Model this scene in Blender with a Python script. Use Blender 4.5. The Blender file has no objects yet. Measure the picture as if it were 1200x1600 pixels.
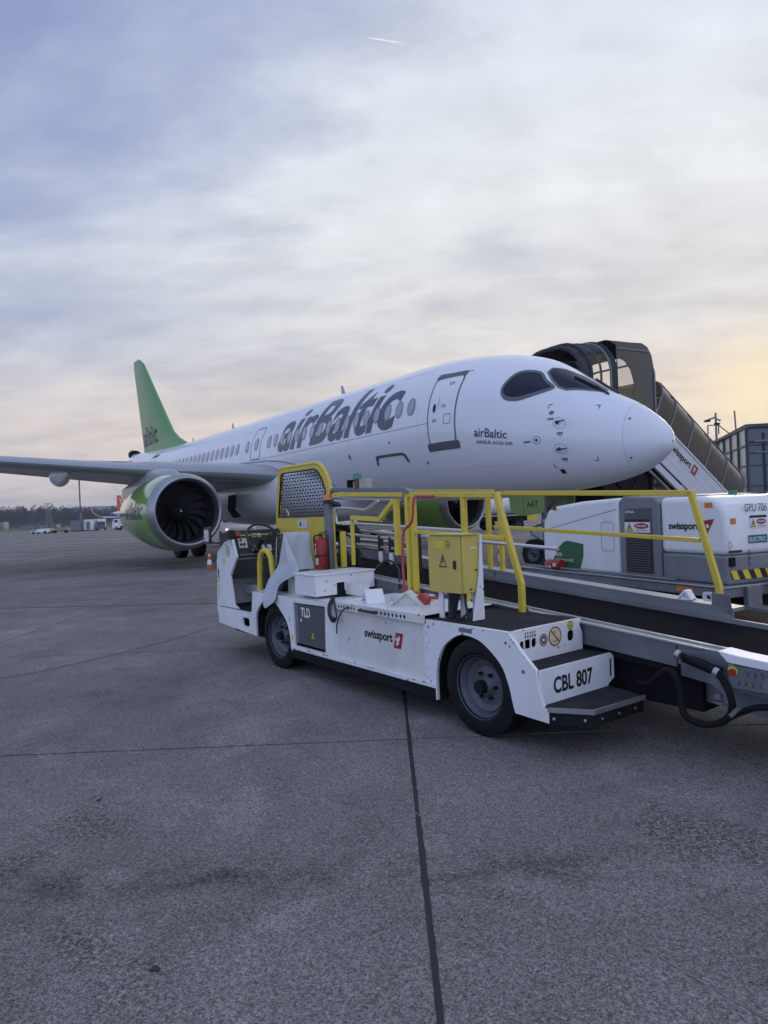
import bpy, bmesh, math, random
from mathutils import Vector, Matrix
random.seed(7)
R = math.radians
sc = bpy.context.scene
col = sc.collection

# ---------------------------------------------------------------- camera
cam_d = bpy.data.cameras.new('camera')
cam = bpy.data.objects.new('camera', cam_d); col.objects.link(cam)
cam_d.sensor_fit = 'VERTICAL'; cam_d.sensor_height = 36.0; cam_d.lens = 23.91
cam_d.clip_start = 0.05; cam_d.clip_end = 20000
cam.matrix_world = Matrix.Translation((0, 0, 1.4436)) @ Matrix.Rotation(R(90), 4, 'X') @ Matrix.Rotation(R(-2.38), 4, 'Z')
sc.camera = cam

# ---------------------------------------------------------------- world
SUN_AZ = R(29.0); SUN_EL = R(7.5)
SUN_DIR = Vector((math.sin(SUN_AZ)*math.cos(SUN_EL), math.cos(SUN_AZ)*math.cos(SUN_EL), math.sin(SUN_EL)))
w = bpy.data.worlds.new('World'); sc.world = w; w.use_nodes = True
nt = w.node_tree; nt.nodes.clear()
def N(t, **k):
    n = nt.nodes.new(t)
    for a, b in k.items(): setattr(n, a, b)
    return n
def lk(a, b): nt.links.new(a, b)
def val(x): n = N('ShaderNodeValue'); n.outputs[0].default_value = x; return n.outputs[0]
def mth(op, a, b=None, c=None, clamp=False):
    n = N('ShaderNodeMath', operation=op); n.use_clamp = clamp
    for i, x in enumerate((a, b, c)):
        if x is None: continue
        if isinstance(x, (int, float)): n.inputs[i].default_value = x
        else: lk(x, n.inputs[i])
    return n.outputs[0]
def mixc(f, a, b, blend='MIX'):
    n = N('ShaderNodeMix', data_type='RGBA', blend_type=blend)
    for i, x in ((0, f), (6, a), (7, b)):
        if isinstance(x, (int, float)): n.inputs[i].default_value = x
        elif isinstance(x, tuple): n.inputs[i].default_value = (*x, 1)
        else: lk(x, n.inputs[i])
    return n.outputs[2]
def ramp(f, pts):
    n = N('ShaderNodeValToRGB'); lk(f, n.inputs[0]); e = n.color_ramp.elements
    while len(e) < len(pts): e.new(0.5)
    for i, (p, c) in enumerate(pts):
        e[i].position = p; e[i].color = (*c, 1) if isinstance(c, tuple) else (c, c, c, 1)
    return n.outputs[0]
tc = N('ShaderNodeTexCoord')
sep = N('ShaderNodeSeparateXYZ'); lk(tc.outputs['Generated'], sep.inputs[0])
dx, dy, dz = sep.outputs
sky = N('ShaderNodeTexSky', sky_type='NISHITA'); sky.sun_disc = False
sky.sun_elevation = SUN_EL; sky.sun_rotation = SUN_AZ; sky.air_density = 1.0; sky.dust_density = 1.5; sky.ozone_density = 2.0
skyS = mixc(1.0, sky.outputs[0], (0.10, 0.10, 0.10), 'MULTIPLY')
# high cloud sheet: the direction projected onto a curved layer far above
zz = mth('MAXIMUM', dz, 0.0)
den = mth('ADD', zz, 0.22)
cx = mth('DIVIDE', dx, den); cy = mth('DIVIDE', dy, den)
cmb = N('ShaderNodeCombineXYZ'); lk(cx, cmb.inputs[0]); lk(cy, cmb.inputs[1])
mp = N('ShaderNodeMapping'); lk(cmb.outputs[0], mp.inputs[0])
mp.inputs['Rotation'].default_value = (0, 0, R(24)); mp.inputs['Scale'].default_value = (0.95, 1.55, 1); mp.inputs['Location'].default_value = (3.1, 1.7, 0)
n1 = N('ShaderNodeTexNoise'); lk(mp.outputs[0], n1.inputs['Vector']); n1.inputs['Scale'].default_value = 1.25; n1.inputs['Detail'].default_value = 8; n1.inputs['Roughness'].default_value = 0.60; n1.inputs['Distortion'].default_value = 0.25
n2 = N('ShaderNodeTexNoise'); lk(mp.outputs[0], n2.inputs['Vector']); n2.inputs['Scale'].default_value = 5.0; n2.inputs['Detail'].default_value = 7; n2.inputs['Roughness'].default_value = 0.6; n2.inputs['Distortion'].default_value = 0.2
vs = N('ShaderNodeVectorMath', operation='DOT_PRODUCT'); lk(tc.outputs['Generated'], vs.inputs[0]); vs.inputs[1].default_value = SUN_DIR
sd = vs.outputs['Value']
# cloud brightness by elevation (thin sheet lit by a low sun)
cl = ramp(zz, [(0.0, (0.66, 0.58, 0.53)), (0.06, (0.80, 0.67, 0.56)), (0.13, (0.82, 0.70, 0.58)), (0.24, (0.70, 0.69, 0.67)), (0.40, (0.73, 0.75, 0.76)), (0.60, (0.66, 0.70, 0.77)), (1.0, (0.52, 0.59, 0.78))])
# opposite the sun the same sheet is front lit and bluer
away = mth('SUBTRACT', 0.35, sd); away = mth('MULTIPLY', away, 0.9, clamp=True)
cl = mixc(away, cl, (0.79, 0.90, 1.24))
near = ramp(sd, [(0.55, (0.84, 0.89, 1.0)), (0.80, (0.94, 0.96, 1.0)), (0.93, (0.99, 1.0, 1.02)), (1.0, (1.0, 1.0, 1.02))])
cl = mixc(1.0, cl, near, 'MULTIPLY')
tex = ramp(n1.outputs[0], [(0.32, 0.86), (0.46, 0.96), (0.56, 1.03), (0.72, 1.08)])
cl = mixc(0.85, cl, tex, 'MULTIPLY')
tex2 = ramp(n2.outputs[0], [(0.30, 0.90), (0.5, 1.0), (0.72, 1.08)])
cl = mixc(0.9, cl, tex2, 'MULTIPLY')
# glow where the sun stands behind the sheet
g = mth('POWER', mth('MAXIMUM', sd, 0.0), 420.0)
cl = mixc(mth('MULTIPLY', g, 0.9), cl, (1.15, 0.86, 0.45), 'ADD') if False else mixc(mth('MULTIPLY', g, 0.75, clamp=True), cl, (1.05, 0.86, 0.55))
g2 = mth('POWER', mth('MAXIMUM', sd, 0.0), 14.0)
glow_add = mixc(1.0, (0.02, 0.012, 0.004), mixc(g2, (0, 0, 0), (1, 1, 1)), 'MULTIPLY')
cl = mixc(1.0, cl, glow_add, 'ADD')
# gaps of clear sky, more of them towards the left of the view
gapf = mth('ADD', mth('MULTIPLY', n1.outputs[0], 1.0), mth('MULTIPLY', dx, 0.30))
gap = ramp(gapf, [(0.22, 0.85), (0.36, 0.52), (0.55, 0.0)])
hi = ramp(zz, [(0.06, 0.0), (0.42, 1.0)])
gap = mth('MULTIPLY', gap, hi, clamp=True)
clear = mixc(0.65, skyS, (0.30, 0.36, 0.68))
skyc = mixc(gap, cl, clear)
# contrail: short bright line high up
cn = Vector((0.001, 1.0, 0.699)).normalized(); ce = Vector((0.059, 1.0, 0.687)).normalized()
nrm = cn.cross(ce).normalized(); mid = (cn+ce).normalized(); alo = nrm.cross(mid).normalized(); half = abs(alo.dot(cn))
v1 = N('ShaderNodeVectorMath', operation='DOT_PRODUCT'); lk(tc.outputs['Generated'], v1.inputs[0]); v1.inputs[1].default_value = nrm
v2 = N('ShaderNodeVectorMath', operation='DOT_PRODUCT'); lk(tc.outputs['Generated'], v2.inputs[0]); v2.inputs[1].default_value = alo
v3 = N('ShaderNodeVectorMath', operation='DOT_PRODUCT'); lk(tc.outputs['Generated'], v3.inputs[0]); v3.inputs[1].default_value = mid
a1 = mth('SUBTRACT', 1.0, mth('DIVIDE', mth('ABSOLUTE', v1.outputs['Value']), 0.0011), clamp=True)
a2 = mth('MULTIPLY', mth('SUBTRACT', half, mth('ABSOLUTE', v2.outputs['Value'])), 90.0, clamp=True)
a3 = mth('GREATER_THAN', v3.outputs['Value'], 0.5)
ct = mth('MULTIPLY', mth('MULTIPLY', a1, a2), a3)
skyc = mixc(mth('MULTIPLY', ct, 0.8), skyc, (0.92, 0.93, 0.95))
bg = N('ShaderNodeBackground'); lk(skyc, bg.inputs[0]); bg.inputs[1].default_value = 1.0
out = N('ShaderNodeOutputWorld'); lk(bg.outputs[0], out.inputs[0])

# ---------------------------------------------------------------- sun (veiled by the cloud sheet)
sl = bpy.data.lights.new('sun', 'SUN'); sl.energy = 0.6; sl.angle = R(14); sl.color = (1.0, 0.88, 0.74)
so = bpy.data.objects.new('sun', sl); col.objects.link(so)
so.rotation_euler = SUN_DIR.to_track_quat('Z', 'Y').to_euler(); so.location = (0, 0, 50)
sc.view_settings.view_transform = 'Standard'; sc.view_settings.look = 'None'
sc.view_settings.gamma = 1.0; sc.view_settings.exposure = 0.15; sc.view_settings.use_curve_mapping = False

# ================================================================ materials
MATS = {}
def mat(name, c, rough=0.5, metal=0.0, var=0.0, vs=6.0, bump=0.0, bs=60.0, coat=0.0, dirt=0.0, dirtc=(0.06, 0.055, 0.05), ds=3.0, streak=False, trans=0.0, alpha=1.0, emit=None, chips=0.0, ior=1.5, spec=0.5):
    if name in MATS: return MATS[name]
    m = bpy.data.materials.new(name); m.use_nodes = True; t = m.node_tree
    b = t.nodes['Principled BSDF']
    def nn(k, **kw):
        n = t.nodes.new(k)
        for a, v in kw.items(): setattr(n, a, v)
        return n
    b.inputs['Roughness'].default_value = rough; b.inputs['Metallic'].default_value = metal
    b.inputs['IOR'].default_value = ior; b.inputs['Coat Weight'].default_value = coat; b.inputs['Coat Roughness'].default_value = 0.06
    b.inputs['Specular IOR Level'].default_value = spec
    b.inputs['Transmission Weight'].default_value = trans; b.inputs['Alpha'].default_value = alpha
    tcn = nn('ShaderNodeTexCoord'); src = None
    def noise(scale, detail=4, mapping=None):
        n = nn('ShaderNodeTexNoise'); n.inputs['Scale'].default_value = scale; n.inputs['Detail'].default_value = detail
        if mapping:
            mpn = nn('ShaderNodeMapping'); mpn.inputs['Scale'].default_value = mapping; t.links.new(tcn.outputs['Object'], mpn.inputs[0]); t.links.new(mpn.outputs[0], n.inputs['Vector'])
        else: t.links.new(tcn.outputs['Object'], n.inputs['Vector'])
        return n.outputs[0]
    def rmp(f, a, b_):
        r = nn('ShaderNodeMapRange'); t.links.new(f, r.inputs[0]); r.inputs[1].default_value = a; r.inputs[2].default_value = b_; return r.outputs[0]
    def mx(f, a, b_, bl='MIX'):
        n = nn('ShaderNodeMix', data_type='RGBA', blend_type=bl)
        for i, x in ((0, f), (6, a), (7, b_)):
            if isinstance(x, float): n.inputs[i].default_value = x
            elif isinstance(x, tuple): n.inputs[i].default_value = (*x, 1)
            else: t.links.new(x, n.inputs[i])
        return n.outputs[2]
    cur = tuple(c)
    if var: cur = mx(rmp(noise(vs), 0.3, 0.7), tuple(k*(1-var) for k in c), tuple(min(1, k*(1+var)) for k in c))
    if dirt:
        f = rmp(noise(ds, 8, (1, 1, 0.25) if streak else None), 0.48, 0.78)
        mm = nn('ShaderNodeMath', operation='MULTIPLY'); t.links.new(f, mm.inputs[0]); mm.inputs[1].default_value = dirt
        cur = mx(mm.outputs[0], cur, tuple(dirtc))
    if chips:
        v = nn('ShaderNodeTexVoronoi'); v.inputs['Scale'].default_value = 16; t.links.new(tcn.outputs['Object'], v.inputs['Vector'])
        r = nn('ShaderNodeMapRange'); t.links.new(v.outputs['Distance'], r.inputs[0]); r.inputs[1].default_value = 0.17*chips; r.inputs[2].default_value = 0.12*chips
        g_ = rmp(noise(3.5, 3), 0.50, 0.56)
        mm = nn('ShaderNodeMath', operation='MULTIPLY'); t.links.new(r.outputs[0], mm.inputs[0]); t.links.new(g_, mm.inputs[1])
        cur = mx(mm.outputs[0], cur, (0.05, 0.04, 0.035))
    if isinstance(cur, tuple): b.inputs['Base Color'].default_value = (*cur, 1)
    else: t.links.new(cur, b.inputs['Base Color'])
    if bump:
        bn = nn('ShaderNodeBump'); bn.inputs['Strength'].default_value = bump; bn.inputs['Distance'].default_value = 0.01
        t.links.new(noise(bs, 6), bn.inputs['Height']); t.links.new(bn.outputs[0], b.inputs['Normal'])
    if emit: b.inputs['Emission Color'].default_value = (*emit[0], 1); b.inputs['Emission Strength'].default_value = emit[1]
    MATS[name] = m; return m

def concrete_mat(name, base, spots=True):
    m = bpy.data.materials.new(name); m.use_nodes = True; t = m.node_tree; b = t.nodes['Principled BSDF']
    g = t.nodes.new('ShaderNodeNewGeometry')
    def noi(s, d=3, ro=0.5, dist=0.0):
        n = t.nodes.new('ShaderNodeTexNoise'); n.inputs['Scale'].default_value = s; n.inputs['Detail'].default_value = d; n.inputs['Roughness'].default_value = ro; n.inputs['Distortion'].default_value = dist
        t.links.new(g.outputs['Position'], n.inputs['Vector']); return n.outputs[0]
    def rm(f, a, b_, c_, d_):
        r = t.nodes.new('ShaderNodeMapRange'); t.links.new(f, r.inputs[0])
        for i, x in enumerate((a, b_, c_, d_)): r.inputs[i+1].default_value = x
        return r.outputs[0]
    def mul(a, b_):
        n = t.nodes.new('ShaderNodeMath'); n.operation = 'MULTIPLY'
        for i, x in enumerate((a, b_)):
            if isinstance(x, float): n.inputs[i].default_value = x
            else: t.links.new(x, n.inputs[i])
        return n.outputs[0]
    big = rm(noi(0.35, 5, 0.6, 0.6), 0.34, 0.66, 0.78, 1.22)
    med = rm(noi(1.7, 6, 0.65, 0.4), 0.3, 0.7, 0.86, 1.14)
    vg = t.nodes.new('ShaderNodeTexVoronoi'); vg.inputs['Scale'].default_value = 190; t.links.new(g.outputs['Position'], vg.inputs['Vector'])
    sg = t.nodes.new('ShaderNodeSeparateColor'); t.links.new(vg.outputs['Color'], sg.inputs[0])
    fine = rm(sg.outputs[0], 0.0, 1.0, 0.45, 1.55)
    vh = t.nodes.new('ShaderNodeTexVoronoi'); vh.inputs['Scale'].default_value = 95; t.links.new(g.outputs['Position'], vh.inputs['Vector'])
    sh_ = t.nodes.new('ShaderNodeSeparateColor'); t.links.new(vh.outputs['Color'], sh_.inputs[0])
    fine = mul(fine, rm(sh_.outputs[1], 0.0, 1.0, 0.78, 1.22))
    mid = rm(noi(30.0, 4, 0.75), 0.36, 0.64, 0.94, 1.06)
    f = mul(mul(big, med), mul(fine, mid))
    # worn patches, exposed aggregate
    wp = rm(noi(1.1, 4, 0.55, 0.3), 0.57, 0.64, 0.0, 1.0)
    # a row of worn, darkened pits running across the slabs
    sp3 = t.nodes.new('ShaderNodeSeparateXYZ'); t.links.new(g.outputs['Position'], sp3.inputs[0])
    def m2(op, a, b_, cl_=False):
        n = t.nodes.new('ShaderNodeMath'); n.operation = op; n.use_clamp = cl_
        for i, x in enumerate((a, b_)):
            if isinstance(x, float): n.inputs[i].default_value = x
            else: t.links.new(x, n.inputs[i])
        return n.outputs[0]
    yy = m2('ADD', sp3.outputs[1], m2('MULTIPLY', sp3.outputs[0], 0.02)); dy_ = m2('ABSOLUTE', m2('SUBTRACT', yy, 2.73), 0.0)
    band = m2('SUBTRACT', 1.0, m2('DIVIDE', dy_, 0.20), True)
    blot = rm(noi(3.2, 5, 0.65, 0.3), 0.44, 0.60, 0.0, 1.0)
    row = mul(mul(band, blot), 1.0); wp = m2('MAXIMUM', wp, row)
    pale = rm(noi(0.9, 6, 0.7, 1.2), 0.54, 0.72, 0.0, 1.0)
    agg = rm(noi(48.0, 2, 0.8), 0.42, 0.58, 0.35, 1.25)
    mxn = t.nodes.new('ShaderNodeMix'); mxn.data_type = 'FLOAT'; t.links.new(mul(wp, 0.9), mxn.inputs[0]); mxn.inputs[2].default_value = 1.0; t.links.new(agg, mxn.inputs[3])
    f = mul(f, mxn.outputs[0])
    f = mul(f, rm(pale, 0.0, 1.0, 0.95, 1.30)); f = mul(f, rm(row, 0.0, 1.0, 1.0, 0.62))
    # pale aggregate stones
    v = t.nodes.new('ShaderNodeTexVoronoi'); v.inputs['Scale'].default_value = 55; t.links.new(g.outputs['Position'], v.inputs['Vector'])
    sp = rm(v.outputs['Distance'], 0.22, 0.10, 0.0, 1.0); sel = t.nodes.new('ShaderNodeSeparateColor'); t.links.new(v.outputs['Color'], sel.inputs[0])
    sp = mul(sp, rm(sel.outputs[0], 0.965, 0.98, 0.0, 0.8))
    sc_ = t.nodes.new('ShaderNodeVectorMath'); sc_.operation = 'SCALE'; sc_.inputs[0].default_value = base; t.links.new(f, sc_.inputs['Scale'])
    mc = t.nodes.new('ShaderNodeMix'); mc.data_type = 'RGBA'; t.links.new(sp, mc.inputs[0]); t.links.new(sc_.outputs[0], mc.inputs[6]); mc.inputs[7].default_value = (0.33, 0.31, 0.29, 1)
    t.links.new(mc.outputs[2], b.inputs['Base Color'])
    b.inputs['Roughness'].default_value = 0.85; b.inputs['Specular IOR Level'].default_value = 0.3
    bn = t.nodes.new('ShaderNodeBump'); bn.inputs['Strength'].default_value = 0.55; bn.inputs['Distance'].default_value = 0.004
    t.links.new(fine, bn.inputs['Height']); t.links.new(bn.outputs[0], b.inputs['Normal'])
    MATS[name] = m; return m

M_conc = concrete_mat('apron_concrete', (0.196, 0.180, 0.167))
M_tar = mat('joint_tar', (0.018, 0.019, 0.022), 0.75, bump=0.3)
M_white = mat('white_vehicle_paint', (0.82, 0.82, 0.815), 0.35, var=0.03, dirt=0.28, dirtc=(0.28, 0.26, 0.24), ds=2.2, streak=True, chips=1.0, coat=0.2)
M_gpu = mat('gpu_white_paint', (0.82, 0.82, 0.81), 0.35, var=0.03, dirt=0.25, dirtc=(0.34, 0.33, 0.31), ds=2.0, streak=True, coat=0.2)
M_cream = mat('cream_panel_paint', (0.72, 0.71, 0.66), 0.45, var=0.04, dirt=0.3, dirtc=(0.25, 0.24, 0.22), ds=2.5, streak=True, chips=0.9)
M_yellow = mat('yellow_paint', (0.70, 0.54, 0.06), 0.4, var=0.08, dirt=0.35, dirtc=(0.20, 0.14, 0.03), ds=6, chips=0.7)
M_yelbox = mat('faded_yellow_paint', (0.62, 0.50, 0.12), 0.45, var=0.05, dirt=0.2, dirtc=(0.3, 0.22, 0.06))
M_grey = mat('dark_grey_panel', (0.085, 0.09, 0.10), 0.45, var=0.06, dirt=0.2, dirtc=(0.14, 0.13, 0.12))
M_midgrey = mat('mid_grey_paint', (0.20, 0.21, 0.225), 0.45, var=0.05, dirt=0.2)
M_black = mat('black_rubber', (0.010, 0.010, 0.012), 0.75, spec=0.2, var=0.2, bump=0.25, dirt=0.25, dirtc=(0.03, 0.028, 0.026))
M_blackp = mat('black_plastic', (0.02, 0.02, 0.022), 0.4)
M_grip = mat('anti_slip_grip', (0.035, 0.035, 0.038), 0.95, spec=0.15, var=0.3, vs=120, bump=0.9, bs=260, dirt=0.5, dirtc=(0.09, 0.085, 0.08), ds=4)
M_alu = mat('worn_aluminium', (0.42, 0.43, 0.44), 0.35, 0.75, var=0.15, dirt=0.3)
M_steel = mat('bright_steel_tube', (0.72, 0.73, 0.75), 0.3, 0.8)
M_gal = mat('galvanised_steel', (0.20, 0.215, 0.23), 0.5, 0.45, var=0.15, dirt=0.35, dirtc=(0.12, 0.12, 0.12), ds=4)
M_rim = mat('grey_wheel_rim', (0.105, 0.115, 0.135), 0.5, 0.2, dirt=0.4, ds=9)
M_under = mat('dark_chassis', (0.012, 0.012, 0.014), 0.8, var=0.2, spec=0.2)
M_red = mat('red_paint', (0.33, 0.022, 0.02), 0.35, dirt=0.2)
M_redl = mat('dull_red_paint', (0.42, 0.06, 0.05), 0.45, dirt=0.4)
M_orange = mat('orange_lens', (0.70, 0.22, 0.03), 0.25, coat=0.5)
M_green = mat('green_lens', (0.02, 0.20, 0.12), 0.2, coat=0.5)
M_cloth = mat('pale_grey_cloth', (0.50, 0.52, 0.54), 0.8, var=0.05, bump=0.4, bs=25, dirt=0.25, dirtc=(0.28, 0.28, 0.28), ds=5)
M_ink = mat('black_print', (0.018, 0.016, 0.022), 0.5)
M_wprint = mat('white_print', (0.78, 0.78, 0.78), 0.5)
M_label = mat('pale_sticker', (0.62, 0.62, 0.55), 0.5)
M_yprint = mat('yellow_sticker', (0.75, 0.58, 0.05), 0.5)
M_fus = mat('aircraft_white_gloss', (0.79, 0.805, 0.83), 0.32, var=0.012, vs=0.8, coat=0.5, dirt=0.04, dirtc=(0.5, 0.5, 0.5), ds=0.6)
M_rad = mat('radome_white', (0.77, 0.785, 0.815), 0.36, coat=0.4)
M_fgrey = mat('aircraft_grey_paint', (0.36, 0.38, 0.40), 0.35, coat=0.3, var=0.03, vs=1)
M_frame = mat('bare_window_frame', (0.13, 0.135, 0.148), 0.45, 0.3)
M_seam = mat('panel_seam', (0.16, 0.17, 0.19), 0.6)
M_livery = mat('dark_livery_blue', (0.045, 0.052, 0.10), 0.35, coat=0.5)
M_lime = mat('lime_green_gloss', (0.19, 0.38, 0.05), 0.18, coat=1.0, var=0.02)
M_tail = mat('tail_green_gloss', (0.12, 0.31, 0.10), 0.42, coat=0.25, spec=0.3, var=0.02)
M_lip = mat('brushed_inlet_lip', (0.36, 0.365, 0.39), 0.34, 0.85, var=0.04, vs=2)
M_glassd = mat('cockpit_glass', (0.006, 0.009, 0.028), 0.06, spec=0.35)
M_cab = mat('cabin_pane', (0.36, 0.38, 0.43), 0.2, coat=0.6)
M_wring = mat('cabin_window_ring', (0.27, 0.28, 0.31), 0.45)
M_fan = mat('fan_blade_metal', (0.28, 0.29, 0.31), 0.28, 0.8)
M_liner = mat('inlet_liner', (0.035, 0.04, 0.045), 0.45, 0.3)
M_smoke = mat('smoked_polycarbonate', (0.022, 0.020, 0.020), 0.16, spec=0.3, coat=0.12, alpha=0.96)
M_hood = mat('dark_hood_fabric', (0.030, 0.033, 0.040), 0.7, bump=0.5, bs=9, var=0.15)
M_clearw = mat('tinted_clear_window', (0.30, 0.20, 0.12), 0.1, alpha=0.28)
M_swhite = mat('stairs_white_paint', (0.62, 0.64, 0.67), 0.4, dirt=0.15, dirtc=(0.3, 0.3, 0.3))

# ================================================================ mesh helpers
class MB:
    def __init__(s, flip=False): s.v = []; s.f = []; s.flip = flip
    def add(s, vs, fs):
        o = len(s.v); s.v += [tuple(x) for x in vs]; s.f += [tuple(i+o for i in f) for f in fs]; return s
    def box(s, a, b):
        x0, y0, z0 = a; x1, y1, z1 = b
        return s.add([(x0,y0,z0),(x1,y0,z0),(x1,y1,z0),(x0,y1,z0),(x0,y0,z1),(x1,y0,z1),(x1,y1,z1),(x0,y1,z1)],
                     [(0,3,2,1),(4,5,6,7),(0,1,5,4),(1,2,6,5),(2,3,7,6),(3,0,4,7)])
    def hexa(s, p):   # 8 corners, bottom ring then top ring
        return s.add(p, [(0,3,2,1),(4,5,6,7),(0,1,5,4),(1,2,6,5),(2,3,7,6),(3,0,4,7)])
    def bar(s, p0, p1, w, h=None, up=(0,0,1)):
        h = h or w; p0 = Vector(p0); p1 = Vector(p1); d = (p1-p0).normalized(); u = Vector(up)
        if abs(d.dot(u)) > 0.95: u = Vector((1, 0, 0))
        a = d.cross(u).normalized()*w/2; b = a.cross(d).normalized()*h/2
        return s.hexa([p0-a-b, p0+a-b, p0+a+b, p0-a+b, p1-a-b, p1+a-b, p1+a+b, p1-a+b])
    def prism(s, pts, plane, c0, c1):
        def q(p, c):
            return (p[0], c, p[1]) if plane == 'xz' else (p[0], p[1], c) if plane == 'xy' else (c, p[0], p[1])
        n = len(pts)
        return s.add([q(p, c0) for p in pts]+[q(p, c1) for p in pts],
                     [tuple(range(n-1, -1, -1)), tuple(range(n, 2*n))]+[(i, (i+1) % n, (i+1) % n+n, i+n) for i in range(n)])
    def cyl(s, p0, p1, r0, r1=None, n=16):
        r1 = r0 if r1 is None else r1; p0 = Vector(p0); p1 = Vector(p1); d = (p1-p0).normalized()
        u = Vector((0, 0, 1)) if abs(d.z) < 0.9 else Vector((1, 0, 0)); a = d.cross(u).normalized(); b = d.cross(a)
        vs = [p+(a*math.cos(t)+b*math.sin(t))*r for p, r in ((p0, r0), (p1, r1)) for t in [2*math.pi*i/n for i in range(n)]]
        return s.add(vs, [tuple(range(n-1, -1, -1)), tuple(range(n, 2*n))]+[(i, (i+1) % n, (i+1) % n+n, i+n) for i in range(n)])
    def lathe(s, c, axis, prof, n=40, closed=False):
        c = Vector(c); d = Vector(axis).normalized(); u = Vector((0, 0, 1)) if abs(d.z) < 0.9 else Vector((1, 0, 0))
        a = d.cross(u).normalized(); b = d.cross(a); vs = []
        for h, r in prof:
            for i in range(n):
                t = 2*math.pi*i/n; vs.append(c+d*h+(a*math.cos(t)+b*math.sin(t))*max(r, 1e-4))
        m = len(prof); fs = []
        for j in range(m if closed else m-1):
            k = (j+1) % m
            for i in range(n): fs.append((j*n+i, j*n+(i+1) % n, k*n+(i+1) % n, k*n+i))
        return s.add(vs, fs)
    def tube(s, pts, r, n=8, closed=False):
        P = [Vector(p) for p in pts]; m = len(P); vs = []; prev = None
        for i in range(m):
            if closed: d = (P[(i+1) % m]-P[i-1]).normalized()
            else: d = (P[min(i+1, m-1)]-P[max(i-1, 0)]).normalized()
            if prev is None:
                u = Vector((0, 0, 1)) if abs(d.z) < 0.9 else Vector((1, 0, 0)); a = d.cross(u).normalized()
            else: a = (prev-d*prev.dot(d)).normalized()
            prev = a; b = d.cross(a)
            rr = r[i] if isinstance(r, (list, tuple)) else r
            vs += [P[i]+(a*math.cos(2*math.pi*k/n)+b*math.sin(2*math.pi*k/n))*rr for k in range(n)]
        fs = [(i*n+k, i*n+(k+1) % n, ((i+1) % m)*n+(k+1) % n, ((i+1) % m)*n+k) for i in range(m if closed else m-1) for k in range(n)]
        if not closed: fs += [tuple(range(n-1, -1, -1)), tuple((m-1)*n+k for k in range(n))]
        return s.add(vs, fs)
    def grid(s, rows, closed=False):
        m = len(rows[0]); vs = [p for r in rows for p in r]; fs = []
        for i in range(len(rows)-1):
            for j in range(m if closed else m-1): fs.append((i*m+j, i*m+(j+1) % m, (i+1)*m+(j+1) % m, (i+1)*m+j))
        return s.add(vs, fs)
    def mesh(s, name, smooth=30):
        me = bpy.data.meshes.new(name)
        v = [(-x, y, z) for x, y, z in s.v] if s.flip else s.v
        me.from_pydata(v, [], s.f); me.validate()
        bm = bmesh.new(); bm.from_mesh(me); bmesh.ops.recalc_face_normals(bm, faces=bm.faces); bm.to_mesh(me); bm.free()
        if smooth:
            for p in me.polygons: p.use_smooth = True
            me.set_sharp_from_angle(angle=R(smooth))
        return me
    def build(s, name, m, parent=None, bevel=0, smooth=30, seg=2, **kw):
        return link(s.mesh(name, smooth), name, m, parent, bevel, seg, **kw)
def link(me, name, m, parent=None, bevel=0, seg=2, **kw):
    o = bpy.data.objects.new(name, me); col.objects.link(o)
    if m and not me.materials: me.materials.append(m)
    if parent: o.parent = parent
    if bevel:
        b = o.modifiers.new('bevel', 'BEVEL'); b.width = bevel; b.segments = seg; b.limit_method = 'ANGLE'; b.angle_limit = R(40)
    for k, v in kw.items(): o[k] = v
    return o
def empty(name, loc, rz=0, **kw):
    o = bpy.data.objects.new(name, None); col.objects.link(o); o.location = loc; o.rotation_euler = (0, 0, rz); o.empty_display_size = 0.3
    for k, v in kw.items(): o[k] = v
    return o
def kids(o): return [c for c in bpy.data.objects if c.parent == o]
def copy_tree(o, parent=None):
    c = o.copy(); col.objects.link(c); c.parent = parent
    for ch in kids(o): copy_tree(ch, c)
    return c
def bez(pts, n=8):
    P = [Vector(p) for p in pts]; o = []
    for i in range(len(P)-1):
        p0 = P[max(i-1, 0)]; p1 = P[i]; p2 = P[i+1]; p3 = P[min(i+2, len(P)-1)]
        for k in range(n):
            t = k/n; o.append(0.5*((2*p1)+(p2-p0)*t+(2*p0-5*p1+4*p2-p3)*t*t+(3*p1-p0-3*p2+p3)*t*t*t))
    o.append(P[-1]); return o
def outline_mesh(loops, name='plate', th=0.0):
    cu = bpy.data.curves.new(name, 'CURVE'); cu.dimensions = '2D'; cu.fill_mode = 'BOTH'; cu.extrude = th/2
    for lp in loops:
        sp = cu.splines.new('POLY'); sp.points.add(len(lp)-1); sp.use_cyclic_u = True
        for i, p in enumerate(lp): sp.points[i].co = (p[0], p[1], 0, 1)
    ob = bpy.data.objects.new(name, cu); col.objects.link(ob)
    me = bpy.data.meshes.new_from_object(ob); bpy.data.objects.remove(ob); bpy.data.curves.remove(cu)
    return me
def cut(me, step, axes=(0, 1)):
    bm = bmesh.new(); bm.from_mesh(me)
    for ax in axes:
        st = step if isinstance(step, (int, float)) else step[ax]
        if not st: continue
        lo = min(v.co[ax] for v in bm.verts); hi = max(v.co[ax] for v in bm.verts)
        k = math.floor(lo/st)+1
        while k*st < hi:
            pc = [0, 0, 0]; pc[ax] = k*st; no = [0, 0, 0]; no[ax] = 1
            bmesh.ops.bisect_plane(bm, geom=bm.verts[:]+bm.edges[:]+bm.faces[:], plane_co=pc, plane_no=no); k += 1
    bm.to_mesh(me); bm.free()
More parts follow.
